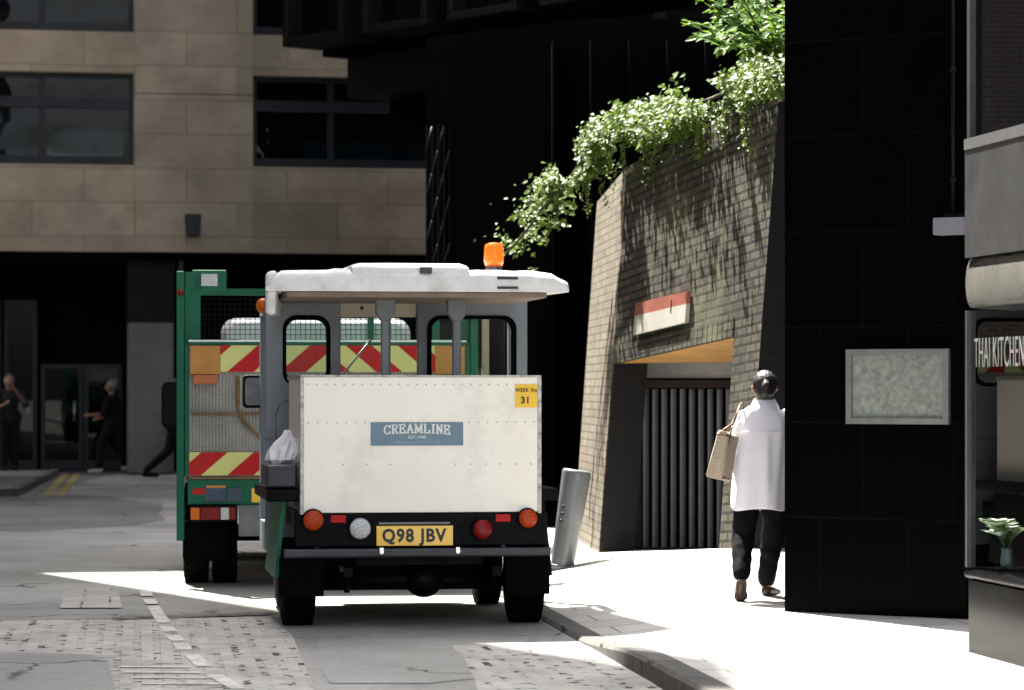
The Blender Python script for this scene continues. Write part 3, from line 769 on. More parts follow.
# notice frame on the pillar face
pa = Vector((1.785,18.62)); pb = Vector((2.87,17.98)); pd = (pb-pa).normalized(); pnn = Vector((pd.y,-pd.x))
if pnn.y > 0: pnn = -pnn
def on_pil(px, py):
    k = (px-CX)/FPX; t = (k*pa.y - pa.x)/(pd.x - k*pd.y); Y = pa.y+pd.y*t; return t, CAMZ-(py-HY)*Y/FPX
def pbox(m, t0, t1, d0, d1, z0, z1):
    def q(t, d, z): v = pa + pd*t + pnn*d; return Vector((v.x, v.y, z))
    m.hexa([q(t0,d1,z0),q(t1,d1,z0),q(t1,d0,z0),q(t0,d0,z0)], [q(t0,d1,z1),q(t1,d1,z1),q(t1,d0,z1),q(t0,d0,z1)])
t0, z1 = on_pil(848.5, 349.5); t1, z0 = on_pil(951, 424.5); e = .038
nf = thing('notice_frame', 'empty silver framed notice panel with frosted sheet on the black granite pillar', 'frame', (pa.x+pd.x*(t0+t1)/2, pa.y+pd.y*(t0+t1)/2, z0)); NF0 = Vector(nf.location)
m = MB(); pbox(m,t0,t1,.001,.045,z0,z0+e); pbox(m,t0,t1,.001,.045,z1-e,z1); pbox(m,t0,t0+e,.001,.045,z0+e,z1-e); pbox(m,t1-e,t1,.001,.045,z0+e,z1-e); m.build('frame', M_alu, nf, NF0)
m = MB(); pbox(m,t0+e,t1-e,.002,.02,z0+e,z1-e); m.build('sheet', M_frost, nf, NF0)
# little grey box between pillar and shop
t0, z1 = on_pil(941, 219); t1, z0 = on_pil(972, 235)
cb = thing('wall_box', 'small pale grey box fixed high on the pillar next to the shop corner', 'box', (pa.x+pd.x*t0, pa.y+pd.y*t0, z0)); CB0 = Vector(cb.location)
m = MB(); pbox(m,t0,t1,.02,.14,z0,z1); m.build('case', Mt('lilac_grey_plastic', (.22,.22,.26), .4, .1, 4), cb, CB0, bevel=.006)
m = MB(); pbox(m,t0+.03,t1,.001,.02,z0+.02,z1+.03); m.build('mount', M_black_trim, cb, CB0)
t0, z1 = on_pil(953.5, -60); t1, z0 = on_pil(956.5, 214)
dp = thing('drain_pipe', 'thin dark pipe running down the pillar to the small grey box', 'pipe', (pa.x+pd.x*t0, pa.y+pd.y*t0, z0)); DP0 = Vector(dp.location)
m = MB(); v = pa+pd*(t0+.01)+pnn*.03; m.tube((v.x,v.y,z0),(v.x,v.y,z1), .012); m.build('pipe_run', M_black_trim, dp, DP0)
for zz in (z0+.2, z0+.9): m = MB(); m.tube((v.x,v.y,zz),(v.x,v.y,zz+.03), .02); m.build('collar', M_black_trim, dp, DP0)

# ------------------------------------------------------------------ restaurant shop front
SO = Vector((2.505, 15.72, .1)); sang = math.atan2(-.985, .17)
sd = Vector((.17,-.985)).normalized(); sn = Vector((sd.y, -sd.x)); sn = -sn if sn.x > 0 else sn
sp = thing('restaurant', 'restaurant shop front with grey fascia and lettered window at the right edge', 'shop', SO)
def SP(a, d, z): v = Vector((SO.x,SO.y)) + sd*a + sn*d; return Vector((v.x, v.y, z))
def sbox(m, a0, a1, d0, d1, z0, z1):
    m.hexa([SP(a0,d0,z0),SP(a0,d1,z0),SP(a1,d1,z0),SP(a1,d0,z0)], [SP(a0,d0,z1),SP(a0,d1,z1),SP(a1,d1,z1),SP(a1,d0,z1)])
def sprof(m, a0, a1, prof, smooth=False):    # profile (d,z) swept along the front
    n = len(prof); m.loft([[SP(a0,d,z) for d,z in prof],[SP(a1,d,z) for d,z in prof]], smooth)
ZF0, ZF1 = 1.99, 2.875; LEN = 6.5
m = MB(); sbox(m, 0.0, LEN, -.35, -.02, .05, .50); m.build('stall_riser', M_polish, sp, SO)
m = MB(); sprof(m, -.01, LEN, [(-.35,.502)]+[(-.066+.07*math.cos(t), .535+.035*math.sin(t)) for t in [R(x) for x in range(-70,91,20)]]+[(-.35,.57)], True); m.build('sill', M_polish, sp, SO)
m = MB(); sbox(m, 0, .03, -.05, -.0, .572, ZF0-.002); 
wf = m.build('window_frame', M_fascia, sp, SO)
for a_ in (2.2, 4.4): m = MB(); sbox(m, a_, a_+.06, -.06, -.012, .572, ZF0-.002); m.build('window_frame', M_fascia, sp, SO)
m = MB(); sbox(m, .03, 2.2, -.03, -.024, .572, ZF0-.002); m.build('pane', M_shopglass, wf, SO); m = MB(); sbox(m, 2.26, 4.4, -.03, -.024, .572, ZF0-.002); m.build('pane', M_shopglass, wf, SO)
m = MB(); sbox(m, -.005, LEN, -.4, 0, ZF0+.29, ZF1-.002); m.build('fascia', M_fascia, sp, SO)
m = MB(); sprof(m, -.006, LEN, [(-.3,ZF0)]+[(-.042+.038*math.cos(t), ZF0+.15+.137*math.sin(t)) for t in [R(x) for x in range(-90,91,15)]]+[(-.3,ZF0+.287)], True); m.build('moulding', Mt('satin_grey_moulding', (.10,.098,.09), .3, .15, 3, coat=.2), sp, SO)
m = MB(); sbox(m, -.004, LEN, -.35, .006, ZF1, ZF1+.06); m.build('cornice', Mt('pale_grey_trim', (.11,.115,.12), .4, .15, 3), sp, SO)
m = MB(); sbox(m, 0, .05, -.08, -.01, ZF1+.062, 7); sbox(m, 2.3, 2.4, -.3, -.01, ZF1+.062, 7); sbox(m, .09, 2.3, -.3, -.01, 5.2, 5.4)
uw = m.build('upper_window', M_fascia, sp, SO)
m = MB(); sbox(m, .05, 2.3, -.05, -.045, ZF1+.062, 5.2); m.build('pane', M_darkglass, uw, SO)
m = MB(); sbox(m, 0.1, LEN, -4.2, -4.0, .05, 7); sbox(m, .0, .1, -4, -.36, .05, 7); sbox(m, .1, LEN, -4, -.41, ZF0+.3, ZF0+.5); sbox(m, .1, LEN, -4, -.36, .05, .12); m.build('inner_wall', M_dark_in, sp, SO)
m = MB(); sbox(m, .1, LEN, -4, -.36, 5.45, 7.2); m.build('upper_floor', M_black, sp, SO)
me = text_mesh('THAI KITCHEN', .235, .001, -.002, sx=.48, align='LEFT', spacing=1.05)
lt_ = mesh_obj('lettering', me, Mt('white_window_lettering', (.15,.155,.16), .6, .05, 3), sp)
lt_.matrix_local = Matrix.Translation(SP(.10, -.018, 1.745) - SO) @ Matrix.Rotation(math.atan2(sd.y, sd.x), 4, 'Z')
# table with a vase of flowers inside the window
vz = thing('flower_vase', 'vase of cream lilies in the restaurant window', 'vase', SP(.26,-.15,.574)); V0 = Vector(vz.location)
m = MB(); rings = []
for z, r in ((.574,.03),(.58,.035),(.62,.038),(.67,.03),(.69,.034)):
    rings.append([(V0.x+r*math.cos(2*math.pi*i/14), V0.y+r*math.sin(2*math.pi*i/14), z) for i in range(14)])
m.loft(rings); m.build('vase_body', M_alu, vz, V0)
V_ = Vector; gm = MB(); r2 = random.Random(4)
for k in range(9):
    a = r2.uniform(0,6.28); top = SP(.26+.11*math.cos(a), -.15+.045*math.sin(a), r2.uniform(.74,.86))
    sm_ = MB(); sm_.tube((V0.x,V0.y,.66), top, .004, n=5); sm_.build('stem', M_leaf, vz, V0); fm = MB()
    if k < 6:
        for j in range(6):
            b_ = j*1.047+a; d = Vector((math.cos(b_),math.sin(b_),.35)).normalized(); leaf(fm, top+d*.045, Vector((d.x*-.3,d.y*-.3,1)), d, .085, r2, False)
        fm.build('flower', M_petal, vz, V0)
    for j in range(4):
        d = Vector((r2.uniform(-1,1),r2.uniform(-1,1),.5)); d = (sd.to_3d()*d.x + sn.to_3d()*d.y*.3 + V_((0,0,d.z))); leaf(gm, Vector((V0.x,V0.y,.73))+d*.07, Vector((d.y,-d.x,.4)), d, .11, r2, False)
gm.build('leaves', Mt('pale_strap_leaf', (.42,.48,.20), .5, .4, 9), vz, V0)
# picture on the inner wall and pendant
pi_ = thing('picture', 'pale framed picture hanging inside the restaurant', 'picture', SP(1.2,-3.9,1.2)); PI0 = Vector(pi_.location)
m = MB(); sbox(m,.9,1.7,-3.99,-3.94,1.0,1.6); m.build('picture_frame', M_black_trim, pi_, PI0)
m = MB(); sbox(m,.95,1.65,-3.939,-3.93,1.05,1.55); m.build('print', M_frost, pi_, PI0)

# ------------------------------------------------------------------ leaning bollard
bo = thing('bollard', 'thick grey metal bollard leaning right beside the cart', 'bollard', (.40,22.5,.09))
B0 = Vector((.40,22.5,.09)); 
bp = P(561.5, 571, 22.5); tp = P(577, 470, 22.5)
ax = (tp-bp).normalized()
m = MB(); rings = []
for t, r in ((-.06,.092),(0,.092),(.5,.104),(.97,.116),(.985,.114),(1.0,.104)):
    c = bp + (tp-bp)*t; a = ax.orthogonal().normalized(); b_ = ax.cross(a)
    rings.append([c + (a*math.cos(2*math.pi*i/28)+b_*math.sin(2*math.pi*i/28))*r for i in range(28)])
m.loft(rings); m.build('post', M_bollard, bo, B0)
m = MB(); m.tube(bp+ax*.02-Vector((0,0,.0)), bp+ax*.05, (.106), .106, 28); m.build('collar', M_steel, bo, B0)
m = MB(); c = bp+(tp-bp)*.62
for k in range(3):
    cc = bp+(tp-bp)*(.5+.07*k); m.ball(cc+Vector((-.06,-.088,0)), .02, .006, .016)
m.build('sticker', M_navy, bo, B0)

# ------------------------------------------------------------------ vehicles: helpers
def wheel(parent, x, y, r, w, name='wheel', rim=True, face=-1):
    t = MB(); n = 36; rings = []
    prof = [(-w/2,r*.62),(-w/2,r*.88),(-w*.42,r*.97),(-w*.25,r),(w*.25,r),(w*.42,r*.97),(w/2,r*.88),(w/2,r*.62)]
    for px_, rr_ in prof:
        rings.append([(x+px_, y+rr_*math.cos(2*math.pi*i/n), r+rr_*math.sin(2*math.pi*i/n)) for i in range(n)])
    t.loft(rings)
    # tread blocks
    for i in range(n):
        a = 2*math.pi*i/n
        for s_ in (-.32, .0, .32):
            c = Vector((x+s_*w, y+(r+.002)*math.cos(a), r+(r+.002)*math.sin(a)))
            M_ = Matrix.Translation(c) @ Matrix.Rotation(a-math.pi/2, 4, 'X')
            t.box(-w*.13,w*.13,-r*.06,r*.06,-.006,.004,M_)
    tr = t.build(name, M_rubber, parent)
    if rim:
        h = MB(); h.tube((x-w*.46,y,r),(x+w*.46,y,r), r*.6, n=24); h.build('rim', M_steel, tr)
        h = MB(); h.tube((x-w*.5,y,r),(x+w*.5,y,r), r*.18, n=16); h.build('hub', M_blackpaint, tr)
    return tr
def rr_outline(x0, x1, z0, z1, r, n=5):
    out = []
    for (cx, cz, a0) in ((x1-r,z0+r,-90),(x1-r,z1-r,0),(x0+r,z1-r,90),(x0+r,z0+r,180)):
        for i in range(n+1):
            a = R(a0+90*i/n); out.append((cx+r*math.cos(a), cz+r*math.sin(a)))
    return out
def panel_with_hole(m, x0, x1, z0, z1, hole, y0, y1):
    """flat panel with one rounded hole (ring of quads front/back + inner reveal)"""
    n = len(hole); outer = []
    cx = sum(p[0] for p in hole)/n; cz = sum(p[1] for p in hole)/n
    for (hx, hz) in hole:        # ray from hole centre to the rectangle
        dx, dz = hx-cx, hz-cz; ts = []
        if dx > 1e-9: ts.append((x1-cx)/dx)
        if dx < -1e-9: ts.append((x0-cx)/dx)
        if dz > 1e-9: ts.append((z1-cz)/dz)
        if dz < -1e-9: ts.append((z0-cz)/dz)
        t = min(ts); outer.append([cx+dx*t, cz+dz*t])
    # snap the nearest ray to each rectangle corner
    for (qx, qz) in ((x0,z0),(x1,z0),(x1,z1),(x0,z1)):
        i = min(range(n), key=lambda i: (outer[i][0]-qx)**2+(outer[i][1]-qz)**2); outer[i] = [qx, qz]
    vs = [(x,y0,z) for x,z in outer]+[(x,y0,z) for x,z in hole]+[(x,y1,z) for x,z in outer]+[(x,y1,z) for x,z in hole]
    fs = []
    for i in range(n):
        j = (i+1)%n
        fs += [(i,j,n+j,n+i), (2*n+j,2*n+i,3*n+i,3*n+j), (n+i,n+j,3*n+j,3*n+i), (j,i,2*n+i,2*n+j)]
    m.add(vs, fs)
def seal(m, hole, w, y0, y1):
    n = len(hole); cx = sum(p[0] for p in hole)/n; cz = sum(p[1] for p in hole)/n
    def off(p, k): d = Vector((p[0]-cx, p[1]-cz)); L = d.length; d = d*(1+k/L); return (cx+d.x, cz+d.y)
    o = [off(p, w) for p in hole]; i_ = [off(p, -w*.6) for p in hole]
    vs = [(x,y0,z) for x,z in o]+[(x,y0,z) for x,z in i_]+[(x,y1,z) for x,z in o]+[(x,y1,z) for x,z in i_]
    fs = []
    for i in range(n):
        j = (i+1)%n; fs += [(i,j,n+j,n+i), (2*n+j,2*n+i,3*n+i,3*n+j), (n+i,n+j,3*n+j,3*n+i), (j,i,2*n+i,2*n+j)]
    m.add(vs, fs)
def round_lamp(parent, x, z, r, mat, y=-.03, name='lamp'):
    h = MB(); h.tube((x,y+.03,z),(x,y-.006,z), r*1.12, r*1.08, 28); l = h.build(name, M_blackpaint, parent)
    d = MB(); rings = []
    for t in (0, .35, .7, .9): 
        rr_ = r*math.cos(t*1.35); yy = y-.006-r*.35*math.sin(t*1.35)
        rings.append([(x+rr_*math.cos(2*math.pi*i/28), yy, z+rr_*math.sin(2*math.pi*i/28)) for i in range(28)])
    d.loft(rings); d.build('lens', mat, l)
    return l

# ------------------------------------------------------------------ milk cart
YAW = R(8.5)
FY = 18.62; FX = (421.5-CX)/(FPX/FY)
S = FPX/FY
def fx(px): return (px-421.5)/S
def fz(py): return CAMZ-(py-HY)/S
mf = thing('milk_float', 'small electric milk cart with cream rear box and white canopy', 'milk float', (FX, FY, 0), YAW)
# rear load box
bx0, bx1, bz0, bz1 = fx(300), fx(543), fz(512.5), fz(375)
m = MB(); m.box(bx0+.012, bx1-.012, 0, 1.2, bz0, bz1-.012); box_ = m.build('load_box', M_cream, mf, bevel=.006)
m = MB()
for x in (bx0, bx1-.026): m.box(x, x+.026, -.006, .05, bz0-.01, bz1-.014)
m.box(bx0, bx1, -.006, .05, bz1-.013, bz1); m.box(bx0, bx0+.012, .05, 1.2, bz1-.03, bz1); m.box(bx1-.012, bx1, .05, 1.2, bz1-.03, bz1)
m.build('edge_trim', Mt('dull_alu_trim', (.45,.44,.41), .45, .4, 30, metal=.4, dirt=(.12,.11,.1), dscale=14), mf, bevel=.004)
m = MB()
for zz, n_, off in ((bz1-.062, 26, 0), (bz1-.31, 25, .02), (bz1-.585, 9, .3)):
    for i in range(n_):
        x = bx0+.05+off*.1+(bx1-bx0-.1)*i/(n_-1) if off < .3 else bx1-.07-.1*i*(1 if i < 6 else 1.55)
        m.tube((x, -.0045, zz), (x, .001, zz), .0048, .0062, 8)
for i in range(13): x = bx0+.05+(bx1-bx0-.1)*i/12; m.tube((x,-.0095,bz1-.0065),(x,-.005,bz1-.0065),.005,n=8)
m.build('rivet', Mt('rivet_metal', (.42,.41,.38), .4, .2, 9, metal=.4), box_)
# sign on the box
m = MB(); s0, s1, q0_, q1 = fx(370.5), fx(463.5), fz(445.5), fz(422); m.box(s0, s1, -.004, .001, q0_, q1); sgn = m.build('name_panel', M_blue_sign, box_)
def put_text(body, px, py, size, mat, parent, y=-.006, **kw):
    o = mesh_obj('lettering', text_mesh(body, size, **kw), mat, parent); o.location = (fx(px), y, fz(py)); return o
SERIF = {   # strokes in a cell 0..1 wide, 0..1 high
 'C': [[(.92,.78),(.80,.93),(.55,1),(.25,.90),(.08,.66),(.08,.34),(.25,.10),(.55,0),(.80,.07),(.94,.24)], [(.92,.70),(.92,.98)]],
 'R': [[(.2,0),(.2,1)], [(.04,0),(.38,0)], [(.04,1),(.62,1),(.82,.90),(.82,.64),(.62,.52),(.2,.52)], [(.5,.52),(.86,0)], [(.78,0),(1.0,0)]],
 'E': [[(.2,0),(.2,1)], [(.04,1),(.86,1)], [(.86,1.03),(.86,.76)], [(.2,.52),(.66,.52)], [(.66,.62),(.66,.42)], [(.04,0),(.9,0)], [(.9,-.03),(.9,.26)]],
 'A': [[(.12,0),(.5,1)], [(.5,1),(.88,0)], [(.28,.36),(.72,.36)], [(-.02,0),(.28,0)], [(.72,0),(1.02,0)]],
 'M': [[(.12,0),(.14,1)], [(.14,1),(.5,.12)], [(.5,.12),(.86,1)], [(.86,1),(.88,0)], [(0,0),(.26,0)], [(.74,0),(1.0,0)], [(0,1),(.18,1)], [(.82,1),(1.0,1)]],
 'L': [[(.2,0),(.2,1)], [(.04,1),(.4,1)], [(.04,0),(.9,0)], [(.9,-.03),(.9,.3)]],
 'I': [[(.5,0),(.5,1)], [(.2,0),(.8,0)], [(.2,1),(.8,1)]],
 'N': [[(.16,0),(.16,1)], [(.16,1),(.84,0)], [(.84,0),(.84,1)], [(0,0),(.34,0)], [(0,1),(.2,1)], [(.68,1),(1.0,1)]]}
m = MB(); xw = {'I': .6, 'M': 1.25, 'A': 1.08}; tot = sum(xw.get(c,1)*.041+.0085 for c in 'CREAMLINE')-.0085; xq = -tot/2
for c in 'CREAMLINE':
    w_ = xw.get(c,1)*.041
    for pl__ in SERIF[c]:
        for (ax_, az_), (bx_, bz__) in zip(pl__[:-1], pl__[1:]):
            p0 = Vector((xq+ax_*w_, 0, az_*.056-.028)); p1 = Vector((xq+bx_*w_, 0, bz__*.056-.028))
            p0.z -= .22*p0.x**2; p1.z -= .22*p1.x**2
            d = (p1-p0).normalized(); nn = Vector((-d.z,0,d.x))*(.0052 if abs(d.x) < .75 else .0036); p0 -= d*.003; p1 += d*.003
            q_ = [p0+nn, p0-nn, p1-nn, p1+nn]
            m.add([v for v in q_]+[v+Vector((0,.002,0)) for v in q_], [(0,1,2,3),(7,6,5,4),(0,4,5,1),(1,5,6,2),(2,6,7,3),(3,7,4,0)])
    xq += w_+.0085
o = m.build('lettering', M_letter, box_); o.location = (fx(417), -.0068, fz(428.4))
put_text('EST 1945', 417, 437.3, .026, M_letter, box_, offset=.0004, spacing=1.2)
put_text('www.creamline.co.uk', 417, 442.2, .032, M_letter_dim, box_, spacing=1.06)
m = MB(); m.box(fx(516), fx(538.5), -.004, .001, fz(407.5), fz(384)); m.build('week_label', M_yellow_label, box_)
put_text('WEEK No', 527.3, 390.3, .037, M_ink, box_, offset=.0005, sx=.86, spacing=1.12)
put_text('31', 526.5, 400.5, .062, M_ink, box_, offset=.0014, sx=1.05)
# bumper panel with lamps
m = MB(); m.box(bx0-.03, bx1+.04, .0, .10, fz(546), bz0-.004); bump_ = m.build('rear_panel', M_blackpaint, mf, bevel=.008)
m = MB(); m.prism_x([(-.05,fz(548)),(-.06,fz(550)),(-.06,fz(555)),(-.05,fz(557)),(.08,fz(557)),(.08,fz(548))], fx(284), fx(551)); m.build('bumper', Mt('worn_dark_steel', (.03,.033,.04), .4, .4, 9, metal=.3), mf, bevel=.004)
m = MB()
for px in (380.5, 457): m.tube((fx(px),-.074,fz(551)),(fx(px),-.06,fz(551)),.014,n=10); m.box(fx(px)-.012,fx(px)+.012,-.065,-.052,fz(551),fz(547))
m.build('bolt', M_chrome, mf)
round_lamp(mf, fx(313), fz(519.5), .068, M_redorange, name='indicator')
round_lamp(mf, fx(528.5), fz(519), .063, M_redorange, name='indicator')
round_lamp(mf, fx(359.5), fz(528), .07, M_clear, name='reversing_lamp')
round_lamp(mf, fx(482.5), fz(529.5), .066, M_red, name='tail_lamp')
for px in (338, 503.5):
    m = MB(); m.box(fx(px)-.05, fx(px)+.05, -.02, .0, fz(518.5)-.025, fz(518.5)+.025); m.build('reflector', M_chev_r, mf, bevel=.006)
m = MB(); m.box(fx(376), fx(453), -.022, -.004, fz(545.5), fz(525.5)); npl = m.build('number_plate', M_plate, mf, bevel=.003)
o = mesh_obj('lettering', text_mesh('Q98 JBV', .118, .001, .0042, sx=.90, spacing=1.14), M_ink, npl); o.location = (fx(413.5), -.024, fz(535.8))
m = MB(); m.box(fx(378), fx(450), -.03, 0, fz(524.3), fz(521.8)); m.build('plate_lamp', M_steel, mf, bevel=.004)
m = MB(); m.box(fx(454), fx(463), -.035, -.0, fz(545), fz(528)); m.build('socket', M_blackpaint, mf, bevel=.006)
# chassis
m = MB(); m.box(-.42, .42, .1, 2.3, .40, bz0-.01); m.box(-.78, .78, .12, 1.9, .62, bz0-.012); m.build('chassis', M_blackpaint, mf)
m = MB(); m.box(-.62,.62,.62,1.6,.20,.61); m.build('battery_box', M_blackpaint, mf)
m = MB(); m.tube((-.7,.30,.29),(.7,.30,.29),.05); m.ball((.05,.30,.29),.13,.14,.12); m.build('rear_axle', M_blackpaint, mf)
m = MB(); m.tube((-.7,1.95,.29),(.7,1.95,.29),.035); m.build('front_axle', M_blackpaint, mf)
for x in (-.48,.5):
    m = MB(); m.box(x-.03,x+.03,-.0,.6,.33,.39)
    for z in (.26,.22): m.tube((x,.12,z+.08),(x,.12,z),.02,n=8)
    m.build('leaf_spring', M_blackpaint, mf)
for x in (-.79, .725): wheel(mf, x, .32, .285, .21)
for x in (-.74, .70): wheel(mf, x, 1.95, .285, .17)
# mudguards, flaps and side ledges
for sx_ in (-1, 1):
    m = MB(); x0, x1 = (.56, .85) if sx_ > 0 else (-.93, -.64)
    m.box(x0, x1, .0, .025, .205, fz(557)+.01); m.build('mudflap', M_rubber, mf)
    m = MB(); m.box(min(sx_*.80, sx_*1.03)+(.02 if sx_<0 else -.02), max(sx_*.80, sx_*1.03)+(.02 if sx_<0 else -.12), .02, 1.4, fz(501), fz(489)); m.build('side_ledge', M_blackpaint, mf, bevel=.01)
m = MB(); m.box(fx(267), fx(298), .06, .62, fz(488)+.002, fz(465)); m.build('locker', M_navy, mf, bevel=.015)
# flared skirts beside the rear wheels
m = MB(); m.hexa([(.83,.1,.32),(.885,.1,.32),(.885,1.1,.32),(.83,1.1,.32)], [(.80,.1,fz(500)),(.83,.1,fz(500)),(.83,1.1,fz(500)),(.80,1.1,fz(500))]); m.build('skirt', M_blackpaint, mf)
m = MB(); m.hexa([(-.955,.1,.32),(-.93,.1,.32),(-.93,1.1,.32),(-.955,1.1,.32)], [(-.905,.1,fz(500)),(-.88,.1,fz(500)),(-.88,1.1,fz(500)),(-.905,1.1,fz(500))]); m.build('skirt', M_green, mf)
# cab: rear bulkhead with rounded windows
CY = 1.5; sc = FPX/(FY+CY*math.cos(YAW)); ccx = CX + (FX - math.sin(YAW)*CY)*sc
def cx_(px): return (px-ccx)/sc
def cz_(py): return CAMZ-(py-HY)/sc
ztop = cz_(299)
cab = MB()
h1 = rr_outline(cx_(285), cx_(328), cz_(383.5), cz_(318.5), .085)
h2 = rr_outline(cx_(430), cx_(515), cz_(384), cz_(317.5), .085)
panel_with_hole(cab, cx_(265.5), cx_(340.5), 1.2, ztop, h1, CY, CY+.05)
panel_with_hole(cab, cx_(417.5), cx_(529), 1.2, ztop, h2, CY, CY+.05)
cab.box(cx_(265.5), cx_(340.5), CY, CY+.05, .42, 1.198); cab.box(cx_(417.5), cx_(529), CY, CY+.05, .42, 1.198)
cab.box(cx_(340.5)+.001, cx_(417.5)-.001, CY+.003, CY+.047, .42, 1.1)
# side walls: a-posts, low doors
FRY = 2.15
for sx_, xe in ((-1, cx_(265.5)), (1, cx_(529)-.05)):
    cab.box(xe, xe+.05, CY+.051, FRY, .42, .62); cab.box(xe, xe+.05, FRY-.08, FRY, .622, ztop); cab.box(xe, xe+.05, CY+.051, FRY-.081, ztop-.12, ztop)
cab.box(cx_(265.5)+.051, cx_(529)-.051, FRY-.05, FRY, .42, 1.15); cab.box(cx_(265.5)+.051, cx_(529)-.051, FRY-.06, FRY, ztop-.1, ztop); cab.box(-.02-.0, .02, FRY-.05, FRY-.01, 1.151, ztop-.101)
cabo = cab.build('cab', M_bluegrey, mf, bevel=.008)
m = MB(); seal(m, h1, .022, CY-.012, CY+.06); m.build('window_seal', M_rubber, cabo)
m = MB(); seal(m, h2, .022, CY-.012, CY+.06); m.build('window_seal', M_rubber, cabo)
for hh in (h1, h2):
    m = MB(); n = len(hh); m.add([(x,CY+.024,z) for x,z in hh]+[(x,CY+.029,z) for x,z in hh], [tuple(range(n)), tuple(range(2*n-1,n-1,-1))]); m.build('window_glass', M_cabglass, cabo)
m = MB(); m.box(cx_(340), cx_(416), CY+.02, CY+.05, cz_(317), cz_(303)); m.build('header_board', M_creamboard, cabo)
m = MB(); m.tube((cx_(362),CY+.015,cz_(308)),(cx_(362),CY+.02,cz_(308)),.014,n=10); m.build('screw', M_ink, cabo)
m = MB(); m.box(cx_(265.5)+.07, cx_(529)-.07, FRY-.028, FRY-.022, 1.155, ztop-.105); m.build('windscreen', M_cabglass, cabo)
m = MB(); m.path([(cx_(345),FRY-.06,1.62),(cx_(380),FRY-.06,1.92)], .008); m.build('wiper', M_alu, cabo)
m = MB(); m.path([(cx_(345)+x,FRY-.16-.1*math.cos(a)*.5,1.28+.16*math.sin(a)) for x, a in ((.18*math.cos(R(t)), R(t)) for t in range(0,361,24))], .014, 6); m.build('steering_wheel', M_rubber, cabo)
# blue-grey curved pressing line on the left panel
m = MB(); pts = [(cx_(275),CY-.004,cz_(455)),(cx_(275),CY-.004,cz_(415)),(cx_(279),CY-.004,cz_(405)),(cx_(287),CY-.004,cz_(400)),(cx_(300),CY-.004,cz_(398))]; m.path(pts, .007, 6); m.build('pressing', M_bluegrey, cabo)
# grey handles on the right window (door frame seen through)
m = MB(); m.box(cx_(492), cx_(499), FRY-.2, FRY-.16, cz_(384), cz_(316)); m.build('grab_rail', M_creamboard, cabo)
# posts from box to canopy
m = MB(); 
for px in (385, 457):
    PY = .75; s_ = FPX/(FY+PY); c0 = CX+(FX-math.sin(YAW)*PY)*s_; X = (px-c0)/s_
    m.box(X-.028, X+.028, PY-.03, PY+.03, bz1-.3, CAMZ+(HY-300)/s_)
    m.prism([(X-.03,CAMZ+(HY-321)/s_),(X+.03,CAMZ+(HY-321)/s_),(X+.066,CAMZ+(HY-313)/s_),(X+.066,CAMZ+(HY-298)/s_),(X-.066,CAMZ+(HY-298)/s_),(X-.066,CAMZ+(HY-313)/s_)], PY-.04, PY+.04)
m.build('post', M_bluegrey, mf, bevel=.008)
# canopy roof: rounded hollow shell
rx0, rx1 = fx(266), fx(571); zr0, zr1 = fz(291.5), fz(271)
def canopy_ring(y, grow=0.0, drop=0.0):
    pts = []; tp_ = .085*y
    n = 40
    for i in range(n+1):
        t = i/n; x = rx0+tp_ + (rx1-rx0-2*tp_)*t
        edge = min(t, 1-t)
        z = zr1 - .055*(1-smooth(edge/.06)) + .012*math.sin(t*math.pi) - drop
        pts.append((x, y, z + grow + .012*mnoise.noise(Vector((x*8, y*4, 2))) + .006*mnoise.noise(Vector((x*31, y*4, 2)))))
    for i in range(n, -1, -1):
        t = i/n; x = rx0+tp_ + (rx1-rx0-2*tp_)*t; pts.append((x, y, zr0 + (0.0 if .03 < t < .97 else .0)))
    return pts
m = MB(); rings = []
for y, dr in ((0,.055),(.012,.03),(.035,.012),(.08,.0),(.5,-.015),(1.2,-.03),(1.7,-.03),(2.15,-.01),(2.22,.02),(2.25,.07)): rings.append(canopy_ring(y, 0, dr))
m.loft(rings, smooth=True); can = m.build('canopy', M_greywhite, mf)
# raised centre panel, rim patches, plywood lining
m = MB(); rings = []
for y, dz_ in ((.02,.0),(.05,.018),(.12,.03),(1.8,.036),(1.95,.0)):
    rings.append([(fx(351)+.015*(0 if dz_ else 1), y, zr1-.05),(fx(470), y, zr1-.05),(fx(470), y, zr1+.02+dz_*.6),(fx(462), y, zr1+.025+dz_),(fx(360), y, zr1+.025+dz_),(fx(351), y, zr1+.02+dz_*.6)])
m.loft(rings, smooth=False); m.build('roof_hump', M_greywhite, can, bevel=.012)
m = MB(); m.box(rx0+.14, rx1-.14, .05, 2.1, zr0-.035, zr0-.003); m.build('lining', M_tan, mf)
m = MB(); m.box(fx(420), fx(432), -.006, .03, fz(273), fz(267)); m.build('vent', M_ink, can)
m = MB(); m.box(fx(498), fx(519), -.006, .02, fz(279), fz(276)); m.box(fx(498), fx(519), -.006, .02, fz(288.5), fz(286)); m.build('tape', M_ink, can)
m = MB(); m.hexa([(rx0-.003,.02,fz(315)),(rx0+.062,.02,fz(316)),(rx0+.24,1.95,fz(310)),(rx0+.16,1.95,fz(310))],[(rx0+.0,.03,zr1-.012),(rx0+.075,.03,zr1+.004),(rx0+.25,1.95,zr1),(rx0+.16,1.95,zr1-.02)]); m.build('side_rim', M_greywhite, can, bevel=.028, seg=4)
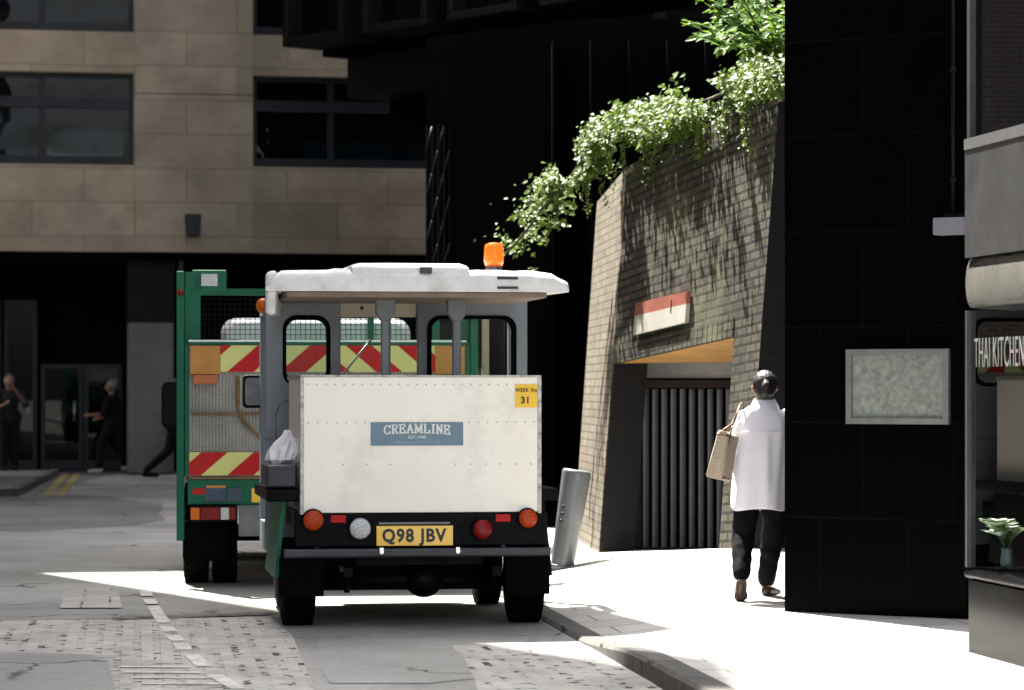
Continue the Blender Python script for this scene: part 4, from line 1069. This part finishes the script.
# beacon on the roof
bxx, bzz = fx(500), zr1+.0
m = MB(); m.tube((bxx,.25,bzz-.01),(bxx,.25,bzz+.05),.062,.052,20); bc = m.build('beacon', M_steel, mf)
m = MB(); rings = []
for z, r in ((.05,.058),(.08,.067),(.16,.064),(.19,.056),(.2,.035)): rings.append([(bxx+r*math.cos(2*math.pi*i/20), .25+r*math.sin(2*math.pi*i/20), bzz+z) for i in range(20)])
m.loft(rings); m.build('lens', M_amber_lit, bc)
# side repeater and wing mirror on the left
m = MB(); xs_ = cx_(264); m.ball((xs_, CY+.1, cz_(306)), .05, .05, .055); m.build('side_indicator', M_amber, mf)
my = 2.2; s_ = FPX/(FY+my); c0 = CX+(FX-math.sin(YAW)*my)*s_
def qx(px): return (px-c0)/s_
def qz(py): return CAMZ-(py-HY)/s_
m = MB(); m.prism(rr_outline(qx(243.5), qx(266), qz(408), qz(375), .03), my-.04, my+.02); mir = m.build('wing_mirror', M_blackpaint, mf, bevel=.01)
m = MB(); m.prism(rr_outline(qx(245.5), qx(264), qz(405), qz(378), .025), my-.046, my-.041); m.build('mirror_glass', M_steel, mir)
m = MB(); m.path([(qx(258),my+.02,qz(390)),(qx(272),my+.05,qz(390))], .014); m.build('arm', M_blackpaint, mir)
# seat in the cab
m = MB(); m.box(cx_(440), cx_(505), CY+.12, CY+.24, .9, 1.52); m.box(cx_(440), cx_(505), CY+.24, CY+.6, .88, 1.0); m.build('seat', M_blackpaint, mf, bevel=.03)

# white bag on the ledge
bgx = Vector(((283-CX)*(FY+.33)/FPX, FY+.33, fz(465)+.0))
bz_ = CAMZ-(465-HY)*(FY)/FPX
bagm = MB(); rb = random.Random(2); rings = []
for t, rx_, ry_ in ((0,.085,.09),(.12,.105,.11),(.4,.10,.10),(.65,.07,.07),(.85,.04,.04),(1,.022,.025)):
    ring = []
    for i in range(22):
        a = 2*math.pi*i/22; k = 1+.4*mnoise.noise(Vector((math.cos(a)*2.8, math.sin(a)*2.8, t*4)))+rb.uniform(-.17,.17)
        ring.append((rx_*k*math.cos(a)+.035*t, ry_*k*math.sin(a), .225*t))
    rings.append(ring)
bagm.loft(rings, smooth=False)
bag = bagm.build('plastic_bag', M_bag); tag(bag, 'crumpled white plastic bag on the dark locker at the cart side', 'bag')
bag.location = (bgx.x, FY+.32, fz(465)+.001)

# ------------------------------------------------------------------ green tipper truck
TY = 22.4; TS = FPX/TY; TXC = 328.0; TX = (TXC-CX)/TS; TYAW = R(5.5)
def tx(px): return (px-TXC)/TS
def tz(py): return CAMZ-(py-HY)/TS
tk = thing('tipper_truck', 'green tipper truck with red and yellow chevrons on its metal tailboard', 'truck', (TX, TY, 0), TYAW)
HW = 1.17
m = MB(); m.box(-1.09, 1.09, 0, .06, tz(476), tz(345)); tb_ = m.build('tailboard', M_checker, tk)
m = MB(); m.box(-1.1, 1.1, -.02, .08, tz(345)+.002, tz(340)); m.box(-1.12, -1.092, -.015, .07, tz(476), tz(345)); m.box(1.092, 1.12, -.015, .07, tz(476), tz(345)); m.build('tailboard_frame', M_green, tk, bevel=.005)
m = MB(); m.box(-1.09, 1.09, -.024, .0, tz(342), tz(340.3)); m.build('top_strip', M_whiteroof, tk)
def clip(poly, f):
    out = []
    for i in range(len(poly)):
        a, b_ = poly[i], poly[(i+1)%len(poly)]; fa, fb = f(a), f(b_)
        if fa >= 0: out.append(a)
        if fa*fb < 0: t = fa/(fa-fb); out.append((a[0]+(b_[0]-a[0])*t, a[1]+(b_[1]-a[1])*t))
    return out
def chevrons(name, x0, x1, z0, z1, period, y):
    m = MB(); m.box(x0, x1, y, y+.008, z0, z1); b_ = m.build(name, M_chev_y, tb_)
    r_ = MB(); h = z1-z0
    for sgn in (-1, 1):
        k = -12
        while k < 13:
            a = k*period + (.03 if sgn < 0 else -.03)
            sl_ = h*1.15*(1 if sgn < 0 else -1)
            pol = [(a,z0),(a+period*.5,z0),(a+period*.5+sl_,z1),(a+sl_,z1)]
            lo, hi = (x0, 0) if sgn < 0 else (0, x1)
            pol = clip(pol, lambda p: p[0]-lo)
            if len(pol) > 2: pol = clip(pol, lambda p: hi-p[0])
            if len(pol) > 2: r_.add([(x,y-.003,z) for x,z in pol], [tuple(range(len(pol)))])
            k += 1
    r_.build('red_stripe', M_chev_r, b_)
chevrons('chevron_board', tx(221), 1.06, tz(372), tz(345)-.004, .41, -.012)
chevrons('chevron_board', -1.085, 1.085, tz(475), tz(452), .41, -.012)
m = MB()
M_dullred = Mt('dull_red_reflector', (.40,.10,.02), .4, .15, 8)
for s_ in (-1,1):
    xa, xb = sorted((s_*-tx(191), s_*(-tx(221)+.003))); m = MB(); m.box(xa, xb, -.02, -.001, tz(374.5), tz(346)); m.build('orange_board', M_orangeboard, tb_, bevel=.004)
    xa, xb = sorted((s_*-tx(194), s_*-tx(218))); m = MB(); m.box(xa, xb, -.035, -.002, tz(384), tz(375)); m.build('red_reflector', M_dullred, tb_, bevel=.004)
m = MB(); m.box(-1.07, 1.07, -.02, -.002, tz(414.5), tz(412)); m.path([(tx(238),-.02,tz(376)),(tx(238),-.02,tz(405)),(tx(243),-.02,tz(420)),(tx(265),-.02,tz(442)),(tx(300),-.02,tz(452))], .014, 6); m.path([(-tx(238),-.02,tz(376)),(-tx(238),-.02,tz(405)),(-tx(265),-.02,tz(442))], .014, 6); m.build('brace_bar', M_brown, tb_)
# corner posts
for s_ in (-1, 1):
    m = MB(); xa, xb = sorted((s_*1.125, s_*1.185)); m.box(xa, xb, -.02, .07, tz(540 if s_ < 0 else 500), tz(272)); pst = m.build('corner_post', M_green, tk, bevel=.006)
    m = MB(); m.ball(((xa+xb)/2, -.03, tz(293)), .026); m.build('marker_lamp', M_red, pst)
    m = MB(); m.box(xa, xb+.01, .08, 3.2, tz(476), tz(342)); m.build('side_board', M_green, tk)
m = MB(); m.box(tx(193), tx(227), .1, .2, tz(290), tz(270)); wlx = m.build('work_lamp', M_green, tk, bevel=.008)
m = MB(); m.box(tx(202), tx(218), .085, .1, tz(286), tz(274)); m.build('lens', M_clear, wlx)
for s_ in (-1, 1):
    xa, xb = sorted((s_*1.0, s_*1.12)); m = MB(); m.box(xa, xb, .1, .14, tz(345), tz(272)); m.build('cage_post', M_green, tk)
# mesh headboard
HYL = 3.1; hs = FPX/(TY+HYL); hc = CX+(TX-math.sin(TYAW)*HYL)*hs
def hx(px): return (px-hc)/hs
def hz(py): return CAMZ-(py-HY)/hs
m = MB(); zt_, zb_ = hz(289), hz(350)
m.box(-1.1, 1.1, HYL, HYL+.05, zt_-.06, zt_); m.box(-1.1, 1.1, HYL, HYL+.05, .9, zb_)
for x in (-1.1, -.45, .45, 1.04): m.box(x, x+.06, HYL+.001, HYL+.049, zb_, zt_-.06)
hb = m.build('headboard', M_green, tk)
m = MB(); x = -1.05
while x < 1.05: m.box(x, x+.006, HYL+.02, HYL+.026, zb_, zt_-.06); x += .045
z = zb_
while z < zt_-.06: m.box(-1.05, 1.05, HYL+.027, HYL+.032, z, z+.006); z += .045
m.build('wire_mesh', M_blackpaint, hb)
# bed floor, chassis, rear beam
m = MB(); m.box(-1.1, 1.1, .07, 3.05, .82, .9); m.build('bed', M_steel, tk)
m = MB(); m.box(-1.1, 1.1, .0, .1, tz(504), tz(479)); beam = m.build('rear_beam', M_green, tk, bevel=.006)
m = MB(); m.box(-1.08, 1.08, -.008, .06, tz(479)+.002, tz(476.5)); m.build('rust_strip', M_brown, tk)
m = MB(); m.box(-1.06, -.96, -.006, .0, tz(494), tz(488)); m.box(.96, 1.06, -.006, .0, tz(494), tz(488)); m.build('reflector', M_chev_r, beam)
m = MB(); m.box(tx(206), tx(226), -.012, .0, tz(501), tz(485)); m.box(tx(228), tx(242), -.012, .0, tz(501), tz(488)); m.build('number_plate', Mt('blue_grey_plate', (.03,.05,.09), .5, .3, 20), beam)
m = MB(); m.box(tx(207), tx(226), -.014, -.0125, tz(487.5), tz(485)); m.build('plate_strip', M_orangeboard, beam)
m = MB(); m.box(tx(252), tx(266), -.01, .0, tz(502), tz(488)); m.build('sticker', M_yellow_label, beam)
m = MB(); m.box(tx(170), tx(172), -.01, .0, 0.9, .91)
for s_ in (-1, 1):
    def e_(a, b_): return sorted((s_*a, s_*b_))
    xa, xb = e_(1.08, .715); m = MB(); m.box(xa, xb, -.03, .05, tz(521), tz(504.5)-.002); lc = m.build('lamp_cluster', M_blackpaint, tk, bevel=.006)
    for (a, b_, mt) in ((1.075,1.005,M_amber),(1.0,.845,M_red),(.84,.775,M_clear),(.77,.725,M_red)):
        xa, xb = e_(a, b_); m = MB(); m.box(xa, xb, -.042, -.031, tz(519), tz(507)); m.build('lens', mt, lc, bevel=.004)
    for xw in (1.06, .83): wheel(tk, s_*(xw-.02), .65, .40, .2, rim=True)
    m = MB(); xa, xb = e_(1.14, .78); m.box(xa, xb, .18, .2, .22, tz(521)); m.build('mudflap', M_rubber, tk)
    wheel(tk, s_*.98, 3.9, .40, .24)
m = MB(); m.box(-.7, .7, .03, .05, tz(536), tz(505)); m.build('chassis_plate', Mt('grey_dusty_steel', (.16,.165,.175), .6, .3, 5), tk)
m = MB(); m.box(-.45, -.35, .06, 5, .5, .8); m.box(.35, .45, .06, 5, .5, .8); m.tube((-.9,.65,.4),(.9,.65,.4),.07); m.ball((0,.65,.4),.18); m.build('chassis', M_blackpaint, tk)
m = MB(); m.tube((-.62,.2,.47),(-.62,.5,.47),.035); m.tube((-.35,.2,.45),(-.35,.5,.45),.03); m.build('air_coupling', M_alu, tk)
# cab
def cabring(y, z1_, w_, z0_=.5, r=.16):
    out = []
    for (cx0, cz0, a0) in ((w_-r, z1_-r, 0), (-w_+r, z1_-r, 90)):
        for i in range(7): a = R(a0+15*i); out.append((cx0+r*math.cos(a), y, cz0+r*math.sin(a)))
    out += [(-w_, y, z0_), (w_, y, z0_)]
    return out
m = MB(); m.loft([cabring(3.35,1.62,.98), cabring(3.4,1.64,1.0), cabring(4.9,1.6,1.0), cabring(5.1,1.3,.98)]); m.build('cab', M_green, tk)
zr = CAMZ+(HY-318)/(FPX/(TY+3.4))
m = MB(); m.loft([cabring(3.36,zr-.05,.80,1.63,.12), cabring(3.5,zr,.86,1.63,.14), cabring(4.3,zr+.01,.86,1.63,.14), cabring(4.75,zr-.4,.84,1.63,.1)]); m.build('cab_roof', M_whiteroof, tk)
for s_ in (-1, 1):
    y = 4.1; m = MB(); cxm = s_*(1.30 if s_ < 0 else 1.2)
    m.prism(rr_outline(cxm-.11, cxm+.11, 1.19, 1.63, .07), y-.06, y+.05); mm = m.build('wing_mirror', M_blackpaint, tk, bevel=.012)
    m = MB(); m.prism(rr_outline(cxm-.09, cxm+.09, 1.22, 1.6, .055), y-.066, y-.061); m.build('mirror_glass', M_polish, mm)
    m = MB(); m.path([(cxm,y,1.4),(s_*.98,y+.1,1.35)], .015); m.build('arm', M_blackpaint, mm)

# ------------------------------------------------------------------ people
def hand(m, w, d, side, up, s=1.0):
    """palm and five unequal bent fingers from wrist w, pointing along d; side = towards the thumb"""
    d = Vector(d).normalized(); side = Vector(side).normalized(); nrm = d.cross(side).normalized()
    m.cap(w, w+d*.045*s, .022*s, .03*s); m.cap(w+d*.05*s-side*.02*s, w+d*.08*s-side*.026*s, .016*s, .014*s); m.cap(w+d*.05*s+side*.02*s, w+d*.08*s+side*.024*s, .016*s, .014*s)
    for k, L in ((-1.5,.055),(-.5,.072),(.5,.078),(1.5,.068)):
        a = w+d*.085*s-side*k*-.016*s; b_ = a+d*L*.55*s+nrm*.006*s; c = b_+d*L*.4*s+nrm*.022*s
        m.cap(a, b_, .0095*s, .0085*s); m.cap(b_, c, .0085*s, .007*s)
    a = w+d*.025*s+side*.028*s; b_ = a+(d*.6+side*.6).normalized()*.04*s; m.cap(a, b_, .012*s, .010*s); m.cap(b_, b_+(d*.9+side*.2).normalized()*.03*s, .010*s, .008*s)
def head(m, c, r, face=Vector((0,1,0))):
    """skull, jaw, nose, ears, brow; face = looking direction"""
    f = face.normalized(); sd_ = f.cross(Vector((0,0,1))).normalized()
    m.ball(c, r*.86, r*.98, r*1.12); m.ball(c+f*r*.22-Vector((0,0,r*.5)), r*.62, r*.62, r*.68)
    m.cap(c+f*r*.95+Vector((0,0,r*.05)), c+f*r*1.18-Vector((0,0,r*.28)), r*.10, r*.16)
    for s_ in (-1,1):
        m.ball(c+sd_*s_*r*.88-Vector((0,0,r*.1)), r*.16, r*.2, r*.28); m.ball(c+f*r*.82+sd_*s_*r*.36+Vector((0,0,r*.02)), r*.14)
    m.cap(c+f*r*.86+sd_*r*.2-Vector((0,0,r*.62)), c+f*r*.86-sd_*r*.2-Vector((0,0,r*.62)), r*.09, r*.09)

PWX = (760-CX)*19.7/FPX
pw = thing('person', 'person in a long white shirt walking away carrying a tote bag', 'person', (PWX, 19.7, pave_z(PWX,19.7)-.003))
V = Vector
b = MB()
hc_ = V((.035, .03, 1.475)); head(b, hc_, .092, V((.05,1,-.05)))
b.cap(V((.03,.0,1.33)), V((.035,.02,1.42)), .05, .046)
b.cap(V((-.05,.012,1.2)), V((-.03,.01,.95)), .092, .09); b.cap(V((.08,.012,1.2)), V((.06,.01,.95)), .092, .09); b.cap(V((-.10,.01,1.25)), V((.15,.01,1.25)), .05, .05); b.cap(V((-.05,0,.82)), V((.08,0,.82)), .095, .095)
# left arm bent forward under the bag straps, right arm at the side
b.cap(V((-.12,0,1.24)), V((-.187,-.01,1.03)), .042, .038); b.cap(V((-.187,-.01,1.03)), V((-.12,.20,.98)), .038, .027); hand(b, V((-.12,.20,.98)), V((.25,.9,.05)), V((.3,0,1)), None, .9)
b.cap(V((.19,0,1.25)), V((.225,.01,.99)), .05, .04); b.cap(V((.225,.01,.99)), V((.22,.18,.83)), .038, .027); hand(b, V((.22,.18,.83)), V((0,.5,-.85)), V((-.6,.6,.2)), None, .9)
lh, lk, la_ = V((-.075,0,.80)), V((-.115,.0,.44)), V((-.145,-.20,.17))
rh, rk, ra_ = V((.10,0,.80)), V((.105,.16,.44)), V((.065,.235,.075))
b.cap(lh, lk, .08, .06); b.cap(lk, la_, .06, .036); b.cap(rh, rk, .08, .06); b.cap(rk, ra_, .06, .036)
b.cap(la_, V((-.15,-.18,.04)), .035, .03); b.cap(V((-.15,-.18,.05)), V((-.15,-.12,.025)), .03, .022)
b.cap(ra_-V((0,.01,.03)), V((.13,.32,.034)), .032, .022)
mesh_obj('body', remeshed(b, .009), M_skin, pw)
# trousers
t = MB(); t.cap(V((-.05,0,.80)), V((.08,0,.80)), .108, .108)
t.cap(lh, lk, .096, .08); t.cap(lk, la_+V((0,.01,.03)), .080, .064); t.cap(rh, rk, .096, .08); t.cap(rk, ra_+V((0,0,.05)), .080, .062)
me = remeshed(t, .011, 4)
for v in me.vertices:
    n = mnoise.noise(v.co*14); v.co += V((v.normal.x, v.normal.y, 0))*n*.012
mesh_obj('trousers', me, M_trouser, pw)
# shirt: loose body with a back pleat, yoke, collar and sleeves
rings = []; NSEG = 56
prof = [(.64,.190,.145,-.022),(.66,.194,.15,-.022),(.80,.190,.146,-.016),(.95,.184,.140,-.008),(1.08,.182,.133,.0),(1.18,.184,.127,.004),(1.25,.182,.111,.005),(1.30,.148,.094,.004),(1.337,.10,.078,.001),(1.352,.068,.064,.0)]
for z, rx_, ry_, cxo in prof:
    ring = []
    for i in range(NSEG):
        a = 2*math.pi*i/NSEG; c, s_ = math.cos(a), math.sin(a)
        k = 1.0
        fold = .010*math.sin(a*7+z*5)*max(0, (1.2-z)) + .016*mnoise.noise(V((c*2.4, s_*2.4, z*3.2)))*(1 if z < 1.25 else .2)
        x = cxo+.012 + (rx_+fold)*math.copysign(abs(c)**.8, c); y = (ry_+fold)*math.copysign(abs(s_)**.85, s_)
        if s_ < 0 and .64 < z < 1.17: y -= .026*math.exp(-((x-.03)/.022)**2)*(.5+.5*min(1,(z-.64)/.4)) 
        hem = -.02*abs(s_) + .012*math.sin(3*a) if z < .67 else 0
        ring.append((x, y, z+hem))
    rings.append(ring)
sh_ = MB(); sh_.loft(rings, caps=False)
shirt = sh_.build('shirt', M_shirt, pw)
so_ = shirt.modifiers.new('t', 'SOLIDIFY'); so_.thickness = .004; so_.offset = -1
ss = shirt.modifiers.new('s', 'SUBSURF'); ss.levels = ss.render_levels = 1
m = MB()
for (p0, p1, q) in ((V((-.12,0,1.255)), V((-.19,-.012,1.03)), V((-.15,.12,.985))), (V((.19,0,1.265)), V((.24,.0,.98)), V((.23,.13,.87)))):
    m.cap(p0, p1, .062, .058); m.cap(p1, q, .057, .05)
me = remeshed(m, .01, 5)
for v in me.vertices: v.co += v.normal*mnoise.noise(v.co*16)*.010
mesh_obj('sleeves', me, M_shirt, pw)
m = MB(); rings = []
for z, r in ((1.335,.083),(1.365,.073),(1.395,.066),(1.392,.070),(1.355,.088),(1.325,.098)):
    rings.append([(.033+r*1.05*math.cos(2*math.pi*i/26), .012+r*.95*math.sin(2*math.pi*i/26), z+.008*math.sin(2*math.pi*i/26)) for i in range(26)])
m.loft(rings, caps=False); m.build('collar', M_shirt, pw)
m = MB(); m.tube(V((-.16,-.128,1.165)), V((.20,-.128,1.165)), .003, n=6); m.build('yoke_seam', M_shirt, pw)
# hair, tied low at the back
m = MB(); m.ball(hc_+V((0,-.014,.016)), .088, .098, .102); m.ball(hc_+V((0,-.07,-.03)), .055, .05, .065); m.ball(hc_+V((0,-.115,.0)), .03, .026, .042); m.ball(hc_+V((.0,-.12,-.035)), .024, .02, .03)
me = remeshed(m, .008, 3)
for v in me.vertices: v.co += v.normal*(.0012*math.sin(v.co.x*260)+.0012*mnoise.noise(v.co*60))
mesh_obj('hair', me, M_hair, pw)
# shoes
m = MB(); m.cap(V((-.147,-.222,.125)), V((-.15,-.17,.035)), .040, .042); m.cap(V((-.15,-.16,.038)), V((-.15,-.11,.03)), .038, .028); mesh_obj('shoe', remeshed(m, .007, 3), M_shoe, pw)
m = MB(); pts = [(-.04,.0),(.04,.0)]
sole = [V((-.147,-.272,.155)), V((-.15,-.205,.010))]
dv = (sole[1]-sole[0]); ring0 = []
ax2 = dv.normalized(); sid = V((1,0,0)); outn = ax2.cross(sid).normalized()
if outn.y > 0: outn = -outn
outl = [(0,.022),(.1,.034),(.3,.036),(.5,.033),(.75,.046),(.92,.042),(1.0,.022)]
pl_ = [sole[0]+dv*t_+sid*w_ for t_, w_ in outl]+[sole[0]+dv*t_-sid*w_ for t_, w_ in reversed(outl)]
n = len(pl_); m.add([p for p in pl_]+[p-outn*.014 for p in pl_], [tuple(range(n)), tuple(range(2*n-1,n-1,-1))]+[(i,i+n,(i+1)%n+n,(i+1)%n) for i in range(n)])
m.build('sole', M_sole, pw)
m = MB(); m.cap(V((.065,.215,.045)), V((.115,.30,.036)), .040, .034); m.cap(V((.115,.30,.034)), V((.16,.36,.028)), .034, .022); mesh_obj('shoe', remeshed(m, .007, 3), M_shoe, pw)
# tote bag over the left shoulder
tt = thing('tote_bag', 'beige checked tote bag hanging from the walking woman shoulder', 'bag', (PWX-.165, 19.68, pave_z(PWX,19.7)+.82))
Tm = Matrix.Rotation(R(13), 4, 'Y') @ Matrix.Rotation(R(66), 4, 'Z')
m = MB(); rings = []
for z, L, D in ((0,.105,.060),(.012,.11,.066),(.15,.118,.060),(.29,.124,.048),(.315,.126,.045)):
    ring = []
    for i in range(32):
        a = 2*math.pi*i/32; c, s_ = math.cos(a), math.sin(a)
        ring.append(Tm @ V((L*math.copysign(abs(c)**.45,c), D*math.copysign(abs(s_)**.45,s_), z-.0 + (.02*abs(c)**3 if z > .28 else 0))) + V((-.135,-.10,.015)))
    rings.append(ring)
m.loft(rings); m.build('bag_body', M_tote, tt)
for s_ in (-1, 1):
    pts = [Tm @ V((-.09, s_*.045, .24))+V((-.135,-.10,.015)), Tm @ V((-.085, s_*.045, .31))+V((-.135,-.10,.015)), V((-.03,-.02*s_-.10,.40)), V((.02,-.012*s_-.05,.525)), V((.035,.0,.54)), V((.0,.04,.45)), Tm @ V((.085, s_*.045,.31))+V((-.135,-.10,.015)), Tm @ V((.09, s_*.045,.24))+V((-.135,-.10,.015))]
    m = MB(); m.path(pts, .007, 6); m.build('strap', M_leather, tt)
for s_ in (-1,1): m = MB(); m.path([Tm @ V((x*.8, s_*.064, .02))+V((-.135,-.10,.015)) for x in (-.11,0,.11)], .006, 5); m.build('piping', M_leather, tt)
m = MB(); m.path([Tm @ V((.12*c_, .04*d_, .305))+V((-.135,-.10,.015)) for c_, d_ in ((-1,-1),(1,-1),(1,1),(-1,1),(-1,-1))], .006, 5)
m.build('piping', M_leather, tt)

def far_person(label, loc, yaw, joints, mats, hairmat, h=1.0, extra=None):
    p = thing('person', label, 'person', loc, yaw)
    J = joints; b = MB()
    head(b, J['head'], .105, J.get('face', V((0,1,0)))); b.cap(J['neck']-V((0,0,.06)), J['head']-V((0,0,.08)), .058, .052)
    b.cap(J['chest'], J['waist'], .15, .125); b.cap(J['ls'], J['rs'], .07, .07); b.cap(J['lh'], J['rh'], .12, .12); b.cap(J['waist'], (J['lh']+J['rh'])/2, .13, .13)
    for s_ in 'lr':
        b.cap(J[s_+'s'], J[s_+'e'], .055, .045); b.cap(J[s_+'e'], J[s_+'w'], .042, .03)
        hand(b, J[s_+'w'], (J[s_+'w']-J[s_+'e']), V((0,.3,1)), None, 1.0)
        b.cap(J[s_+'h'], J[s_+'k'], .095, .065); b.cap(J[s_+'k'], J[s_+'a'], .06, .04); b.cap(J[s_+'a']-V((0,.03,.04)), J[s_+'a']+V((0,.17,-.055)), .04, .03)
    mesh_obj('body', remeshed(b, .014, 4), mats[0], p)
    c = MB(); c.cap(J['chest'], J['waist'], .175, .15); c.cap(J['ls'], J['rs'], .088, .088); c.cap(J['waist'], (J['lh']+J['rh'])/2, .15, .15)
    for s_ in 'lr': c.cap(J[s_+'s'], J[s_+'e'], .075, .062)
    mesh_obj('jacket', remeshed(c, .016, 4), mats[1], p)
    c = MB(); c.cap(J['lh'], J['rh'], .14, .14)
    for s_ in 'lr': c.cap(J[s_+'h'], J[s_+'k'], .115, .085); c.cap(J[s_+'k'], J[s_+'a']+V((0,0,.04)), .082, .065)
    mesh_obj('trousers', remeshed(c, .016, 4), mats[2], p)
    for s_ in 'lr':
        c = MB(); c.cap(J[s_+'a']-V((0,.04,.04)), J[s_+'a']+V((0,.18,-.055)), .05, .04); mesh_obj('shoe', remeshed(c, .014, 3), mats[3], p)
    c = MB(); f = J.get('face', V((0,1,0))); c.ball(J['head']-f*.022+V((0,0,.03)), .1, .105, .11)
    if extra == 'bun': c.ball(J['head']-f*.1+V((0,0,.09)), .055)
    mesh_obj('hair', remeshed(c, .014, 3), hairmat, p)
    return p
def base_joints():
    return dict(head=V((0,.02,1.62)), neck=V((0,0,1.5)), chest=V((0,0,1.28)), waist=V((0,0,1.05)), ls=V((-.2,0,1.38)), rs=V((.2,0,1.38)), lh=V((-.09,0,.92)), rh=V((.09,0,.92)),
                le=V((-.26,-.02,1.1)), re=V((.26,-.02,1.1)), lw=V((-.26,.08,.86)), rw=V((.26,.08,.86)), lk=V((-.1,.03,.5)), rk=V((.1,.03,.5)), la=V((-.1,0,.085)), ra=V((.1,0,.085)))
def spot(px, py): x, Y = G(px, py, .0); return Vector((x, Y, 0))
J = base_joints(); J.update(le=V((-.28,.12,1.18)), lw=V((-.08,.26,1.42)), re=V((.26,.05,1.1)), rw=V((.12,.28,1.2)))
far_person('person in charcoal clothes at the far glass doors, hand raised to face', spot(15,475)+Vector((0,-.6,.1)), R(200), J, (M_skin2, M_greycloth, M_blackcloth, M_blackcloth), M_hair)
J = base_joints(); J.update(le=V((-.24,.1,1.1)), lw=V((-.2,.36,1.08)), re=V((.25,-.02,1.1)), rw=V((.2,.3,1.02)), lk=V((-.1,.2,.5)), la=V((-.1,.22,.085)), rk=V((.1,-.08,.5)), ra=V((.1,-.36,.14)))
far_person('person dressed in black with pale tied up hair walking past the far doors', spot(112,473), R(80), J, (M_skin2, M_blackcloth, M_blackcloth, Mt('white_trainer', (.3,.3,.3), .6, .1, 5)), M_blond, extra='bun')
J = base_joints(); J.update(le=V((-.27,-.1,1.1)), lw=V((-.26,-.2,.86)), re=V((.26,.1,1.1)), rw=V((.25,.3,.95)), lk=V((-.1,-.1,.5)), la=V((-.1,-.48,.13)), rk=V((.1,.24,.52)), ra=V((.1,.3,.085)))
far_person('person half hidden behind the green truck, dark trouser leg trailing', spot(174,479.5), R(-88), J, (M_skin2, M_greycloth, M_blackcloth, M_blackcloth), M_hair)

# ------------------------------------------------------------------ unseen left buildings added to shade the street (their gap lets the sun in)
def left_block(label, x1, x0, y0, y1, H, rows, tower=None, rot=0):
    r = thing('unseen_shade_building', label, 'building', (x1, y0, 0), R(rot)); o0 = Vector(r.location)
    m = MB(); m.box(x0, x1-.35, y0, y1, .02, H)
    fh = H/rows; ny = max(2, int((y1-y0)/3.0)); p = (y1-y0)/ny
    # front skin with window openings
    for k in range(rows):
        z0 = k*fh; m.box(x1-.348, x1, y0, y1, z0+(.02 if k == 0 else 0), z0+fh*.28); m.box(x1-.348, x1, y0, y1, z0+fh*.8, z0+fh)
        for j in range(ny+1):
            c = y0+j*p; m.box(x1-.348, x1, max(y0,c-p*.25), min(y1,c+p*.25), z0+fh*.28, z0+fh*.8)
    if tower: m.box(x0+2, x1-.02, tower[0], tower[1], H+.002, tower[2])  # extra height added to lengthen the shadow tip on the ground
    m.build('wall', M_brick_red, r, o0)
    for k in range(rows):
        for j in range(ny):
            a, b_ = y0+j*p+p*.25, y0+(j+1)*p-p*.25; z0, z1_ = k*fh+fh*.28, k*fh+fh*.8
            f_ = MB(); f_.box(x1-.25, x1-.18, a+.002, a+.08, z0+.002, z1_-.002); f_.box(x1-.25, x1-.18, b_-.08, b_-.002, z0+.002, z1_-.002); f_.box(x1-.25, x1-.18, a+.08, b_-.08, z0+.002, z0+.08); f_.box(x1-.25, x1-.18, a+.08, b_-.08, z1_-.08, z1_-.002)
            fo = f_.build('window', M_signwhite, r, o0)
            f_ = MB(); f_.box(x1-.22, x1-.21, a+.08, b_-.08, z0+.08, z1_-.08); f_.build('pane', M_winglass, fo, o0)
    return r
left_block('unseen long red brick building on the left, added to shade the near street', -7.0, -18, 2, 29.3, 24.2, 7, (27.9, 29.28, 28.5))
left_block('unseen red brick building on the left past the gap, added to shade the far road', -7.25, -22, 38.8, 48.0, 27.6, 8, rot=11.5)

# ------------------------------------------------------------------ sun and sky
EL = R(60); SH = Vector((-.5, .866))                       # horizontal direction towards the sun
sun_dir = Vector((SH.x*math.cos(EL), SH.y*math.cos(EL), math.sin(EL)))
sl_ = bpy.data.lights.new('sun', 'SUN'); sl_.energy = 5.0; sl_.angle = R(.5); sl_.color = (1.0, .95, .86)
so2 = bpy.data.objects.new('sun', sl_); COL.objects.link(so2); so2.rotation_euler = (-sun_dir).to_track_quat('-Z', 'Y').to_euler(); so2.location = (-10, 30, 40)
wd_ = bpy.data.worlds.new('World'); scene.world = wd_; wd_.use_nodes = True
nt = wd_.node_tree; bg = nt.nodes['Background']; sky = nt.nodes.new('ShaderNodeTexSky'); sky.sky_type = 'NISHITA'; sky.sun_disc = False
sky.sun_elevation = EL; sky.sun_rotation = math.atan2(sun_dir.x, sun_dir.y); sky.air_density = 1.0; sky.dust_density = 4.0; sky.ozone_density = .6
hs_ = nt.nodes.new('ShaderNodeHueSaturation'); hs_.inputs['Saturation'].default_value = .38; nt.links.new(sky.outputs[0], hs_.inputs['Color']); nt.links.new(hs_.outputs[0], bg.inputs[0]); bg.inputs[1].default_value = .10

# ------------------------------------------------------------------ camera
cam = bpy.data.cameras.new('camera'); co = bpy.data.objects.new('camera', cam); COL.objects.link(co)
cam.sensor_width = 36; cam.lens = FPX*36/1024; cam.shift_y = 45/1024; cam.clip_end = 2000; cam.clip_start = .1
co.location = (0,0,CAMZ); co.rotation_euler = (R(90),0,0)
cam.dof.use_dof = True; cam.dof.focus_distance = 18.8; cam.dof.aperture_fstop = 3.2
scene.camera = co
vs_ = scene.view_settings; vs_.view_transform = 'Standard'; vs_.look = 'None'; vs_.gamma = 1; vs_.exposure = 2.55
scene.cycles.max_bounces = 8; scene.cycles.transparent_max_bounces = 16
